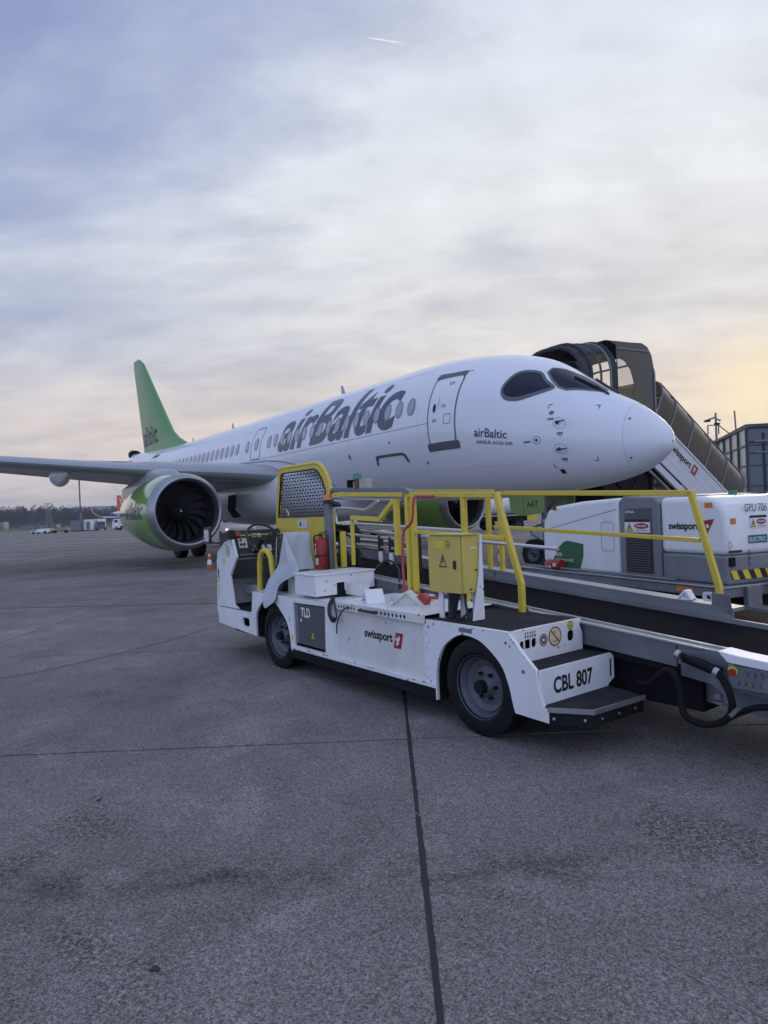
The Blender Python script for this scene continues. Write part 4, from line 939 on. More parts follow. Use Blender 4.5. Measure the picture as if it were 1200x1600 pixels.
# ================================================================ belt loader (u = away from camera along the vehicle, v = across, z up)
TRZ = math.atan2(-0.8, 0.6)
bl = empty('belt_loader', (0.644, 4.275, 0), TRZ, label='white baggage belt loader with yellow handrails in front of the airliner', category='belt loader')
tm = Matrix.Translation((0.644, 4.275, 0)) @ Matrix.Rotation(TRZ, 4, 'Z')
def U(u, v, z): return (-u, v, z)
RT, UT = (1, 0, 0), (0, 0, 1)
def arc(cx_, cz_, r_, a0, a1, n=10): return [(cx_+r_*math.cos(R(a0+(a1-a0)*k/n)), cz_+r_*math.sin(R(a0+(a1-a0)*k/n))) for k in range(n+1)]
V0, V1 = -.055, -.03
# rear body side with wheel arch
ar = [(.483, .150), (.481, .355), (.42, .502), (.33, .58), (.24, .622), (.177, .627), (.10, .618), (.015, .588), (-.116, .489), (-.175, .38), (-.200, .29), (-.217, .225)]
ar = [(p.x, p.y) for p in bez([(a, b, 0) for a, b in ar], 4)]
plate([[(.60, .69), (-.177, .69), (-.205, .668), (-.31, .565), (-.395, .49), (-.411, .382), (-.440, .290), (-.475, .280), (-.475, .204), (-.224, .210)]+ar[::-1][1:]+[(.50, .15), (.50, .225), (.60, .235)]], 'xz', V0, V1, 'rear_side_panel', M_white, bl, bevel=.002, flip=True)
# arch lining
al = MB(True); al.grid([[(a, v, b) for a, b in ar] for v in (V1, .45)]); al.build('wheel_arch', M_under, bl)
MB(True).box((-.19, -.03, .672), (.60, .62, .692)).build('deck', M_grip, bl, bevel=.003)
edge = MB(True); edge.box((-.205, -.04, .655), (-.19, .62, .693)); edge.build('deck_trim', M_white, bl)
# riser with hand holes, stickers
plate([[(-.03, .47), (.62, .47), (.62, .60), (.58, .69), (.54, .692), (-.03, .692)], rrect(.02, .575, .055, .625, .015), rrect(.065, .572, .115, .628, .004), rrect(.125, .572, .17, .63, .02), rrect(.47, .56, .535, .63, .025)], 'yz', .205, .215, 'upper_riser', M_white, bl, bevel=.002)
MB(True).box((-.40, -.03, .470), (-.206, .62, .492)).build('tread', M_grip, bl, bevel=.004)
plate([[(-.04, .285), (.60, .285), (.60, .30), (.665, .33), (.665, .47), (.63, .492), (-.04, .492)], rrect(.62, .335, .648, .455, .013)], 'yz', .405, .417, 'number_riser', M_white, bl, bevel=.002)
text('CBL 807', M_ink, bl, U(-.4185, .07, .335), (0, 1, 0), UT, .37, .10, bold=.030)
MB(True).prism([(-.418, -.05), (-.475, -.05), (-.68, .085), (-.70, .545), (-.418, .60)], 'xy', .272, .290).build('tread', M_grip, bl, bevel=.003)
tr = MB(True); tr.prism([(-.470, -.056), (-.482, -.056), (-.688, .080), (-.708, .548), (-.698, .548), (-.678, .088)], 'xy', .268, .295); tr.build('tread_trim', M_alu, bl)
bp = MB(True); bp.prism([(-.44, -.05), (-.472, -.050), (-.674, .084), (-.694, .545), (-.44, .545)], 'xy', .195, .270); bp_ = bp.build('rubber_bumper', M_black, bl, bevel=.004)
for (a, b) in (((-.50, -.034), 0), ((-.64, .062), 0)): MB(True).cyl((a[0], a[1]-.004, .235), (a[0]-.006, a[1]-.012, .235), .008, None, 8).build('bolt', M_steel, bp_)
for v in (.15, .30, .45): MB(True).cyl((-.68-.00-(v-.084)*.043, v, .235), (-.688-(v-.084)*.043, v, .235), .007, None, 8).build('bolt', M_steel, bp_)
# stickers on the upper riser
xr = -.2165
def ru(v, z): return U(xr, v, z)
for k in range(5): decal([circle(0, 0, .006, 8), ], M_ink, bl, ru(.07+k*.022, .668), (0, 1, 0), UT, 'figure_pictogram'); decal([[(0, 0), (.012, 0), (.009, .02), (.003, .02)]], M_ink, bl, ru(.064+k*.022, .638), (0, 1, 0), UT, 'figure_pictogram')
d_ = decal([circle(0, 0, .038, 24)], mat('maroon_sticker', (0.10, 0.03, 0.05), 0.5), bl, ru(.235, .605), (0, 1, 0), UT, 'round_sticker')
decal([circle(0, 0, .030, 24), circle(0, 0, .026, 24)], M_wprint, d_, U(xr-.0006, .235, .605), (0, 1, 0), UT, 'ring_print'); decal([circle(0, 0, .012, 6)], M_wprint, d_, U(xr-.0006, .235, .605), (0, 1, 0), UT, 'emblem_print')
d_ = decal([circle(0, 0, .062, 32)], mat('cream_sticker', (0.62, 0.56, 0.36), 0.5), bl, ru(.345, .612), (0, 1, 0), UT, 'prohibition_sticker')
decal([circle(0, 0, .062, 32), circle(0, 0, .054, 32)], M_red, d_, U(xr-.0008, .345, .612), (0, 1, 0), UT, 'red_ring'); decal([[(-.04, .036), (-.036, .042), (.044, -.034), (.038, -.042)]], M_red, d_, U(xr-.0010, .345, .612), (0, 1, 0), UT, 'red_bar')
text('NO', M_ink, d_, U(xr-.0006, .325, .635), (0, 1, 0), UT, .035, .012); text('STEP', M_ink, d_, U(xr-.0006, .32, .575), (0, 1, 0), UT, .045, .012)
d_ = decal([circle(0, 0, .030, 24)], M_yprint, bl, ru(.50, .662), (0, 1, 0), UT, 'yellow_sticker'); decal([circle(0, 0, .027, 24), circle(0, 0, .022, 24)], M_ink, d_, U(xr-.0006, .50, .662), (0, 1, 0), UT, 'ring_print'); text('6', M_ink, d_, U(xr-.0006, .492, .65), (0, 1, 0), UT, .016, .024, bold=.02)
text('XXXXXXX', M_seam, bl, U(.22, V0-.002, .652), RT, UT, .11, .018) if False else None
MB(True).cyl((-.30, V0-.004, .47), (-.30, V0+.002, .47), .012, None, 12).build('plug', M_seam, bl)
plate([rrect(.12, .645, .24, .672, .003)], 'xz', V0-.002, V0-.0005, 'rating_plate', M_gal, bl, flip=True)
# side panel between the wheels
sp_ = MB(True); sp_.box((.60, -.035, .262), (1.70, -.02, .665)); pnl = sp_.build('battery_panel', M_cream, bl, bevel=.003)
text('swissport', M_ink, pnl, U(1.345, -.0372, .455), RT, UT, .36, .085, bold=.03, shear=.06)
e1 = decal([[(0, 0), (.085, 0), (.115, .115), (.03, .115)]], M_red, pnl, U(.972, -.0374, .438), RT, UT, 'red_emblem')
decal([[(.02, .01), (.03, .045), (.012, .05), (.03, .075), (.05, .06), (.055, .09), (.07, .07), (.065, .05), (.05, .045), (.06, .02), (.045, .03), (.04, .01)]], M_wprint, e1, U(.962, -.0380, .448), RT, UT, 'emblem_mark')
lid_h = [circle(1.655-k*.037, .688, .0125, 12, .016) for k in range(7)]+[circle(1.075-k*.047, .686, .0135, 12, .016) for k in range(7)]
plate([[(1.755, .664), (1.755, .714), (.575, .714), (.575, .660)]]+lid_h, 'xz', -.068, -.060, 'lid_front', M_cream, bl, flip=True)
MB(True).box((.575, -.058, .66), (1.75, -.050, .712)).build('lid_recess', M_under, bl)
MB(True).box((.575, -.068, .7145), (1.755, .60, .724)).build('lid', M_white, bl, bevel=.003)
MB(True).tube([(1.335, -.07, .690), (1.325, -.095, .690), (1.13, -.095, .690), (1.12, -.07, .690)], .012, 8).build('lid_handle', M_blackp, bl)
# frame: lower rail, posts, black skirt
MB(True).box((.495, -.062, .228), (2.50, -.02, .262)).build('lower_rail', M_white, bl, bevel=.003)
MB(True).box((.495, -.060, .150), (2.47, -.02, .226)).build('rubber_skirt', M_black, bl, bevel=.004)
MB(True).prism([(1.90, .262), (1.885, .664), (1.71, .664), (1.705, .262)], 'xz', -.060, -.030).build('frame_post', M_white, bl, bevel=.003)
MB(True).box((1.70, -.045, .262), (1.72, .0, .664)).build('frame_edge', M_white, bl)
gd = MB(True); gd.box((1.905, -.035, .285), (2.44, -.022, .648)); gdo = gd.build('grey_door', M_grey, bl, bevel=.004)
MB(True).box((2.385, -.0365, .290), (2.435, -.034, .640)).build('hinge_strip', M_gal, gdo)
text('TLD', M_wprint, gdo, U(2.335, -.0375, .535), RT, UT, .165, .085, bold=.035)
decal([rrect(0, 0, .025, .025, .002)], M_wprint, gdo, U(2.345, -.0372, .49), RT, UT, 'sticker')
decal([[(0, 0), (.055, 0), (.0275, .05)]], M_yprint, gdo, U(2.165, -.0372, .36), RT, UT, 'warning_triangle'); decal([circle(0, 0, .008, 6, .012)], M_ink, gdo, U(2.1375, -.0376, .376), RT, UT, 'bolt_symbol')
# cab side: skirt, front wheel arch and top
ar2 = [(3.216, .255), (3.217, .44), (3.16, .53), (3.06, .605), (2.93, .645), (2.80, .625), (2.68, .555), (2.58, .47), (2.525, .36), (2.502, .20)]
ar2 = [(p.x, p.y) for p in bez([(a, b, 0) for a, b in ar2], 4)]
plate([[(4.119, .297)]+ar2+[(2.50, .262), (2.44, .262), (2.44, .655), (1.71, .665), (1.71, .70), (3.264, .70), (3.302, .496), (3.33, .478), (4.166, .479)], rrect(3.36, .325, 3.53, .415, .03)], 'xz', V0, V1, 'front_side_panel', M_white, bl, bevel=.002, flip=True)
al = MB(True); al.grid([[(a, v, b) for a, b in ar2] for v in (V1, .5)]); al.build('wheel_arch', M_under, bl)
plate([[(4.166, .487), (4.105, 1.069), (3.855, 1.222), (3.71, 1.235), (3.61, 1.039), (3.791, .828), (3.719, .526), (3.62, .49)]], 'xz', V0, V1, 'cab_side_panel', M_white, bl, bevel=.002, flip=True)
MB(True).box((4.12, -.05, .30), (4.15, .95, 1.0)).build('front_panel', M_white, bl, bevel=.01)
decal([circle(0, 0, .05, 20, .055), circle(0, 0, .043, 20, .048)], M_ink, bl, U(3.815, V0-.001, 1.09), RT, UT, 'round_sticker'); decal([circle(0, 0, .043, 20, .048)], mat('pale_yellow_sticker', (0.7, 0.66, 0.42), 0.5), bl, U(3.815, V0-.0008, 1.09), RT, UT, 'round_sticker'); text('5', M_ink, bl, U(3.83, V0-.0016, 1.065), RT, UT, .03, .05, bold=.02)
decal([circle(0, 0, .025, 16, .035)], M_yprint, bl, U(3.93, V0-.001, .98), RT, UT, 'round_sticker')
for (z, c_) in ((.84, M_ink), (.78, M_gal), (.67, M_yprint), (.60, M_yprint)): decal([rrect(0, 0, .035, .055, .003)], c_, bl, U(4.11, V0-.001, z), RT, UT, 'small_sticker')
decal([circle(0, 0, .018, 12, .03)], M_yprint, bl, U(2.475, V0-.001, .33), RT, UT, 'small_sticker')
# foot well and floor
MB(True).box((3.30, -.028, .44), (4.12, 1.0, .485)).build('cab_floor', M_grip, bl)
MB(True).box((3.74, .38, .485), (4.10, .44, .82)).build('footwell_wall', M_white, bl)
MB(True).box((3.30, .45, .485), (4.10, .50, .80)).build('footwell_wall', M_cream, bl)
MB(True).box((3.44, .10, .486), (3.62, .24, .52)).build('pedal', M_blackp, bl, bevel=.01)
# dashboard
dm = mat('olive_dashboard', (0.035, 0.036, 0.034), 0.5, var=0.2, vs=30)
ds = MB(True); ds.prism([(4.10, .80), (4.10, 1.28), (3.80, 1.31), (3.70, 1.03), (3.88, .80)], 'xz', -.028, .56); dash = ds.build('dashboard', dm, bl, bevel=.008)
MB(True).prism([(3.87, .80), (3.69, 1.02), (3.66, 1.00), (3.84, .79)], 'xz', -.028, .56).build('knee_panel', M_grey, dash)
dn = Vector((-(3.80-3.70), 0, 1.31-1.03)); du_ = Vector(U(3.80, 0, 1.31))-Vector(U(3.70, 0, 1.03)); 
def dp(v, t, off=.003):
    a = Vector(U(3.70, v, 1.03)); n_ = Vector((.28, 0, .10)).normalized(); return a+du_*t+n_*off
decal([rrect(0, 0, .10, .11, .008)], M_label, dash, dp(.04, .32), (0, 1, 0), du_, 'switch_plate'); decal([rrect(0, 0, .07, .06, .008)], M_yprint, dash, dp(.19, .18), (0, 1, 0), du_, 'switch_plate')
for (v, t) in ((.065, .62), (.10, .45), (.065, .45), (.22, .3)): MB(True).cyl(tuple(Vector((-dp(v, t).x, dp(v, t).y, dp(v, t).z))), tuple(Vector((-dp(v, t, .02).x, dp(v, t, .02).y, dp(v, t, .02).z))), .012, None, 10).build('switch', M_blackp, dash)
decal([rrect(0, 0, .40, .012, .002)], M_yprint, dash, dp(.06, .78), (0, 1, 0), du_, 'yellow_stripe'); text('TLD', M_wprint, dash, dp(.20, .70, .004), (0, 1, 0), du_, .12, .045, bold=.03)
MB(True).cyl((3.79, .045, 1.265), (3.76, .045, 1.275), .03, None, 14).build('stop_button', M_redl, dash)
decal([rrect(0, 0, .12, .08, .003)], M_wprint, dash, dp(.30, .12), (0, 1, 0), du_, 'paper_card')
for k in range(8): decal([circle(0, 0, .007, 8)], M_label, dash, dp(.05+.03*k, .06), (0, 1, 0), du_, 'indicator')
# steering wheel
c_ = Vector((3.52, .22, 1.22)); nx_ = Vector((-.80, 0, .60)).normalized(); a_ = Vector((0, 1, 0)); b_ = nx_.cross(a_).normalized()
sw = MB(True); sw.tube([c_+(a_*math.cos(2*math.pi*k/32)+b_*math.sin(2*math.pi*k/32))*.185 for k in range(32)], .013, 8, closed=True)
for k in range(3):
    t = R(90+120*k); sw.bar(c_-nx_*.02, c_+(a_*math.cos(t)+b_*math.sin(t))*.18, .022, .01)
sw.cyl(c_-nx_*.035, c_+nx_*.005, .04, .035, 16); sw.cyl(c_-nx_*.30, c_-nx_*.03, .025, None, 10); sw.build('steering_wheel', M_blackp, bl, smooth=40)
# mirror on its arm
mr = MB(True); mr.tube([(3.74, -.06, 1.29), (3.68, -.12, 1.22), (3.85, -.15, 1.185), (3.98, -.16, 1.19), (4.03, -.17, 1.22)], .012, 6); mo = mr.build('mirror_arm', M_blackp, bl)
MB(True).box((3.70, -.09, 1.22), (3.76, -.02, 1.32)).build('arm_bracket', M_blackp, mo, bevel=.005)
plate([rrect(3.98, 1.17, 4.15, 1.36, .03)], 'xz', -.185, -.165, 'mirror_head', M_blackp, mo, flip=True); 
decal([rrect(0, 0, .13, .13, .03)], M_steel, mo, U(4.13, -.188, 1.20), RT, UT, 'mirror_glass')
for k in range(4):
    for j in range(4):
        if (k+j) % 2: decal([[(0, 0), (.026, 0), (.026, .026), (0, .026)]], M_wprint, mo, U(4.12-k*.029, -.190, 1.208+j*.029), RT, UT, 'reflector_patch')
# yellow grab hoop
MB(True).tube([(3.30, .05, .70), (3.285, .05, .98)]+[(p[0], .05, p[1]) for p in arc(3.155, .98, .128, 0, 160, 8)][0:]+[(3.0, .05, .83)], .028, 10).build('grab_hoop', M_yellow, bl)
# seat
se = MB(True); se.prism([(2.95, .70), (3.45, .70), (3.45, .86), (3.02, .88), (2.97, 1.25), (2.86, 1.275), (2.84, .80)], 'xz', .10, .39); seat = se.build('seat', M_blackp, bl, bevel=.03, seg=3)
st2 = MB(True); st2.tube([(2.98, .095, 1.24), (3.0, .095, 1.12), (3.02, .095, .95)], .006, 5); st2.build('stitching', M_label, seat)
MB(True).box((2.50, .10, .70), (2.80, .38, .90)).build('seat_base', M_cream, bl)
# yellow guard screen with wire mesh
gv = .565
go = [(3.90, .90), (3.868, 1.325), (3.765, 1.93), (3.73, 1.965), (3.66, 1.975), (2.98, 1.975), (2.90, 1.955), (2.82, 1.89), (2.74, 1.78), (2.705, 1.33), (2.69, .70), (3.90, .70)]
gi = [(3.80, 1.435), (3.70, 1.895), (3.67, 1.915), (3.00, 1.915), (2.93, 1.89), (2.86, 1.815), (2.80, 1.70), (2.775, 1.435)]
gso = plate([go, gi], 'xz', gv, gv+.03, 'guard_panel', M_yellow, bl, bevel=.006, flip=True)
MB(True).tube([(a, gv+.015, b) for a, b in go[0:11]], .022, 8).build('guard_tube', M_yellow, gso)
def inside(x, z, P):
    c_ = False
    for i in range(len(P)):
        x1, z1 = P[i]; x2, z2 = P[i-1]
        if (z1 > z) != (z2 > z) and x < (x2-x1)*(z-z1)/(z2-z1)+x1: c_ = not c_
    return c_
wm = MB(True); stp = .034
nx = int((3.80-2.75)/stp); nz = int((1.92-1.43)/stp)
for i in range(nx+1):
    for j in range(nz+1):
        x = 2.76+i*stp; z = 1.44+j*stp
        if not inside(x, z, gi): continue
        off = .006 if (i+j) % 2 else .012
        wm.bar((x-stp*.55, gv+off, z), (x+stp*.55, gv+off, z), .0035, .009, up=(0, 0, 1))
        wm.bar((x, gv+.018-off, z-stp*.55), (x, gv+.018-off, z+stp*.55), .009, .0035, up=(0, 1, 0))
wm.build('wire_mesh', M_blackp, gso, smooth=0, kind='stuff')
ed = MB(True); ed.tube([(a, gv-.004, b) for a, b in gi], .010, 6, closed=True); ed.build('rubber_edge', M_blackp, gso)
decal([rrect(0, 0, .21, .095, .006)], M_label, gso, U(3.38, gv-.003, 1.31), RT, UT, 'placard'); decal([[(0, 0), (.05, 0), (.055, .02), (.03, .05), (.02, .02)]], M_ink, gso, U(3.35, gv-.004, 1.335), RT, UT, 'pictogram')
MB(True).box((2.66, .50, .68), (2.74, .56, 1.555)).build('beacon_post', M_gal, bl, bevel=.005)
ob = MB(True); ob.cyl((2.70, .53, 1.585), (2.70, .53, 1.64), .048, .044, 20); bo = ob.build('orange_beacon', M_orange, bl)
ob = MB(True); ob.cyl((2.70, .53, 1.555), (2.70, .53, 1.585), .055, None, 20); ob.tube([(2.70, .53, 1.57), (2.6, .53, 1.555), (2.55, .55, 1.54), (2.60, .6, 1.53), (2.7, .6, 1.535)], .02, 8); ob.build('beacon_base', M_blackp, bl)
# white locker on the deck
lk_ = MB(True); lk_.prism([(-.02, .725), (-.02, .905), (.62, .905), (.62, .755), (.29, .755), (.29, .83), (.205, .83), (.205, .725)], 'yz', 2.09, 2.45); lko = lk_.build('locker', M_white, bl, bevel=.005)
MB(True).box((2.08, -.03, .905), (2.46, .63, .920)).build('locker_lid', M_white, lko, bevel=.005)
MB(True).cyl((2.09, .10, .855), (2.082, .10, .855), .014, None, 12).build('locker_lock', M_steel, lko)
MB(True).cyl((2.09, .36, .885), (2.086, .36, .885), .006, None, 8).build('rivet', M_ink, lko)
MB(True).box((2.10, .205, .69), (2.40, .62, .83)).build('locker_shadow_filler', M_under, lko)  # solid dark block filling the notch, standing in for the shade under the locker
MB(True).box((1.75, .30, .72), (2.095, .315, .82)).build('cover_plate', M_cream, bl)
MB(True).box((1.71, .25, .60), (4.1, .60, .698)).build('inner_deck', M_white, bl)
MB(True).box((1.71, -.05, .665), (3.26, .25, .700)).build('side_deck', M_white, bl, bevel=.004)
# electrical cabinet on its legs
ec = MB(True); ec.box((.262, .03, .878), (.60, .175, 1.268)); eco_ = ec.build('electrical_cabinet', M_yelbox, bl, bevel=.006)
MB(True).box((.28, .016, .878), (.60, .029, 1.262)).build('cabinet_door', M_yelbox, eco_, bevel=.003)
MB(True).box((.250, .022, .875), (.606, .183, .872+.405)).build('cabinet_roof', M_yelbox, eco_) if False else MB(True).box((.250, .010, 1.268), (.606, .183, 1.276)).build('cabinet_roof', M_yelbox, eco_)
plate([rrect(.318, 1.04, .342, 1.10, .012)], 'xz', .008, .016, 'cabinet_latch', M_blackp, eco_, flip=True)
d_ = decal([[(0, 0), (.085, 0), (.0425, .09)], [(.012, .008), (.073, .008), (.0425, .072)]], M_ink, eco_, U(.490, .0145, 1.05), RT, UT, 'warning_triangle'); decal([[(.042, .06), (.032, .036), (.042, .036), (.038, .014), (.052, .042), (.043, .042), (.05, .06)]], M_ink, eco_, U(.490, .0143, 1.05), RT, UT, 'lightning_bolt')
decal([rrect(0, 0, .115, .05, .003)], M_yprint, eco_, U(.525, .0145, 1.178), RT, UT, 'yellow_label'); decal([circle(0, 0, .024, 20, .026), circle(0, 0, .020, 20, .022)], M_ink, eco_, U(.398, .0142, 1.205), RT, UT, 'round_mark'); text('A', M_ink, eco_, U(.406, .0140, 1.193), RT, UT, .018, .022)
decal([rrect(0, 0, .05, .01, .002)], M_wprint, eco_, U(.2605, .10, 1.175), (0, 1, 0), UT, 'small_label')
for (v, z) in ((.14, 1.03), (.09, .905)): MB(True).cyl((.262, v, z), (.256, v, z), .007, None, 8).build('bolt', M_ink, eco_)
MB(True).prism([(.178, .69), (.178, 1.268), (.196, 1.268), (.196, .69), (.09, .692), (.15, 1.0)][0:4], 'yz', .235, .26).build('cabinet_bracket', M_white, bl) if False else None
lg = MB(True); lg.prism([(.085, .694), (.178, .694), (.190, .694), (.190, 1.266), (.178, 1.266), (.155, 1.0)], 'yz', .242, .255); lg.build('support_leg', M_white, bl, bevel=.002)
for (u, v) in ((.50, .05), (.38, .14), (.28, .16)): MB(True).box((u, v, .693), (u+.045, v+.012, .90)).build('support_leg', M_white, bl)
MB(True).cyl((.45, .08, .70), (.45, .08, .80), .025, None, 12).build('cable_gland', M_blackp, bl); cbm = MB(True); cbm.tube([(.43, .09, .88), (.44, .09, .80), (.445, .085, .70)], [.05, .035, .022], 10); cbm.build('cable_boot', M_blackp, bl)
MB(True).tube(bez([(.33, .10, .88), (.33, .10, .80), (.30, .08, .74), (.34, .06, .70)], 5), .010, 6).build('cable', M_blackp, bl)
# yellow handrails, near side of the belt
rail = lambda name, a, b, w_=.04, h_=None: MB(True).bar(a, b, w_, h_).build(name, M_yellow, bl, bevel=.004)
zr = lambda u: 1.512+.048*u
vn = .585
rail('top_rail', (1.53, vn, zr(1.53)), (.47, vn, zr(.47))); rail('sloped_post', (.475, vn, zr(.47)+.015), (.262, vn, .892)); rail('rail_foot', (.262, vn, .90), (.262, vn, .69))
rail('mid_rail', (1.45, vn, 1.268), (.40, vn, 1.215), .032); rail('rail_post', (1.515, vn, zr(1.5)), (1.515, vn, .69)); rail('rail_post', (1.435, vn, zr(1.43)-.02), (1.435, vn, .69)); rail('rail_post', (.82, vn, zr(.8)-.02), (.82, vn, .70))
MB(True).prism([(.31, .66), (.31, .755), (.27, .77), (.20, .66)], 'xz', .612, .618).build('foot_bracket', M_gal, bl)
# forward rail section
rail('rail_post', (1.67, vn, 1.06), (1.67, vn, 1.555), .045); rail('diagonal_rail', (1.69, vn, 1.545), (1.93, vn, 1.375)); rail('bent_rail', (1.91, vn, 1.378), (2.375, vn, 1.402)); rail('rail_post', (2.37, vn, 1.41), (2.37, vn, .95), .03)
rail('short_post', (2.54, vn, 1.27), (2.54, vn, .92), .045)
rail('top_rail', (2.66, vn-.012, 1.640), (1.56, vn-.012, 1.588), .012, .042)
bmn = MB(True); bmn.prism([(2.745, 1.650), (2.745, 1.675), (2.67, 1.705), (1.53, 1.645), (1.46, 1.605), (1.46, 1.575), (1.54, 1.590), (1.56, 1.612), (2.66, 1.668), (2.68, 1.648)], 'xz', vn-.02, vn+.05); bmn.build('grey_cap_beam', M_gal, bl, bevel=.004)
MB(True).bar((2.72, vn+.03, 1.60), (1.65, vn+.03, 1.545), .03, .018).build('tray_edge', M_alu, bl)
bk = MB(True); bk.box((2.24, vn-.01, 1.675), (2.255, vn+.05, 1.76)) ; bk.box((2.40, vn-.01, 1.68), (2.415, vn+.05, 1.765)); bk.box((2.24, vn+.03, 1.745), (2.415, vn+.05, 1.765)); bk.build('beacon_bracket', M_under, bl)
ob = MB(True); ob.cyl((2.235, vn-.01, 1.765), (2.235, vn-.01, 1.815), .045, .042, 20); ob.build('green_beacon', M_green, bl); ob = MB(True); ob.cyl((2.235, vn-.01, 1.675), (2.235, vn-.01, 1.765), .032, None, 16); ob.build('beacon_stem', mat('copper_stem', (0.16, 0.06, 0.03), 0.5), bl)
MB(True).box((2.08, vn-.02, 1.672), (2.20, vn+.05, 1.762)).build('sensor_box', mat('beige_box', (0.45, 0.42, 0.36), 0.5), bl, bevel=.004)
# conveyor
zn_ = lambda u: .685+.075*u
ve = .64; vf = 1.45; uE, uF = -2.35, 4.7
def quad(name, m, pts, parent=bl, **kw): return MB(True).hexa(pts).build(name, m, parent, **kw)
def cbeam(name, m, v0, v1, dz0, dz1, u0=uE, u1=uF, **kw): return quad(name, m, [(u0, v0, zn_(u0)+dz0), (u1, v0, zn_(u1)+dz0), (u1, v1, zn_(u1)+dz0), (u0, v1, zn_(u0)+dz0), (u0, v0, zn_(u0)+dz1), (u1, v0, zn_(u1)+dz1), (u1, v1, zn_(u1)+dz1), (u0, v1, zn_(u0)+dz1)], **kw)
cbeam('conveyor_side_frame', M_gal, ve, ve+.03, -.15, -.012, u0=-.86); cbeam('conveyor_side_frame', M_gal, ve-.012, ve+.03, -.125, -.012, u0=uE, u1=-.875)
cbeam('frame_lip', M_alu, ve-.03, ve+.035, -.010, 0.0); cbeam('frame_lip', M_alu, ve+.036, ve+.06, -.008, .010)
cbeam('conveyor_belt', mat('black_conveyor_belt', (0.006, 0.006, 0.008), 0.95, bump=.3, bs=140, var=.2, spec=0.08), ve+.062, vf-.03, -.03, -.012)
cbeam('far_guide_rail', M_alu, vf-.028, vf-.01, -.03, .02)
for (a, b) in ((-.80, 1.34), (1.36, uF)):
    cbeam('far_side_wall', M_midgrey, vf-.005, vf+.012, .0, .085+.0, u0=a, u1=b)
cbeam('far_ledge', M_alu, vf+.013, vf+.16, .06, .083, u0=-.80)
cbeam('slider_bed', M_under, ve+.035, vf+.10, -.20, -.04); cbeam('lower_frame', M_gal, ve+.15, ve+.19, -.36, -.21, u1=1.0); cbeam('lower_frame', M_gal, vf-.05, vf-.01, -.36, -.21, u1=1.0)
rl = MB(True); rl.cyl((uE, ve+.06, zn_(uE)-.07), (uE, vf-.03, zn_(uE)-.07), .055, None, 20); rl.build('end_roller', M_gal, bl)
# far handrail
zf = lambda u: 1.512+.046*u; vr = 1.475
rail('far_top_rail', (1.30, vr, zf(1.3)), (-.53, vr, zf(-.53))); rail('far_sloped_post', (-.525, vr, zf(-.53)+.015), (-.70, vr, .84)); rail('far_rail_foot', (-.70, vr, .85), (-.70, vr, .70)); rail('far_mid_rail', (1.36, vr, 1.268), (-.58, vr, 1.158), .03)
rail('far_post', (1.28, vr, zf(1.28)), (1.28, vr, .80)); rail('far_top_rail', (2.60, vr, zf(2.6)+.02), (1.36, vr, zf(1.36)+.012)); rail('far_post', (1.43, vr, zf(1.4)), (1.43, vr, .82)); rail('far_post', (2.55, vr, zf(2.5)), (2.55, vr, .9))
MB(True).prism([(-.66, .70), (-.66, .80), (-.78, .80), (-.80, .66)], 'xz', vr-.03, vr-.024).build('foot_bracket', M_gal, bl)
plate([rrect(-.64, .735, -.57, .80, .02), circle(-.61, .765, .018, 12)], 'xz', vr+.02, vr+.032, 'lifting_eye', M_white, bl, flip=True)
# telescopic bars
sv_ = .9
for (a, b, v) in (((3.03, 1.229), (2.05, 1.178), .9), ((3.02, 1.135), (1.92, 1.078), .9), ((2.82, 1.333), (1.2, 1.255), .93), ((2.82, 1.306), (1.9, 1.262), .97), ((2.83, 1.262), (2.1, 1.212), 1.0), ((2.84, 1.091), (1.92, 1.037), .95), ((1.9, 1.20), (.3, 1.11), 1.05), ((3.4, 1.30), (2.5, 1.28), 1.02), ((3.4, 1.26), (2.5, 1.24), 1.08), ((3.2, 1.15), (2.0, 1.12), 1.12)):
    MB(True).tube([(a[0], v, a[1]), (b[0], v, b[1])], .015, 8).build('telescopic_bar', M_steel, bl)
for (u, z) in ((2.34, 1.18), (2.17, 1.17), (3.0, 1.2)):
    f_ = MB(True); f_.box((u, .88, z-.12), (u+.03, .93, z+.03)); fo = f_.build('bar_clamp', M_blackp, bl, bevel=.004); MB(True).lathe((u+.015, .90, z-.24), (0, 0, 1), [(0, .003), (.02, .02), (.08, .024), (.12, .02)], 12).build('white_grip', M_wprint, fo)
for (u, v) in ((2.9, 1.0), (2.2, 1.15), (3.2, .98), (1.95, 1.05)): MB(True).box((u, v, .86), (u+.04, v+.04, 1.33)).build('bar_stand', M_blackp, bl, bevel=.003)
for u in (3.06, 3.2): MB(True).box((u, .95, 1.22), (u+.16, 1.1, 1.32)).build('latch_block', M_under, bl, bevel=.01)
MB(True).tube(bez([(3.13, .9, 1.34), (3.14, .9, 1.44), (3.11, .9, 1.498), (3.05, .9, 1.505), (2.8, .9, 1.487), (2.6, .9, 1.470), (2.54, .9, 1.490), (2.36, .9, 1.56)], 4), .014, 8).build('bent_tube', M_steel, bl)
MB(True).box((3.26, .9, 1.15), (3.36, .93, 1.52)).build('upright_plate', M_white, bl)
hh = MB(True); hh.tube([(4.02, .7, 1.25), (4.04, .7, 1.42), (4.0, .7, 1.5), (3.86, .7, 1.51), (3.82, .7, 1.45), (3.84, .7, 1.25)], .015, 8); hh.build('front_hoop', M_steel, bl)
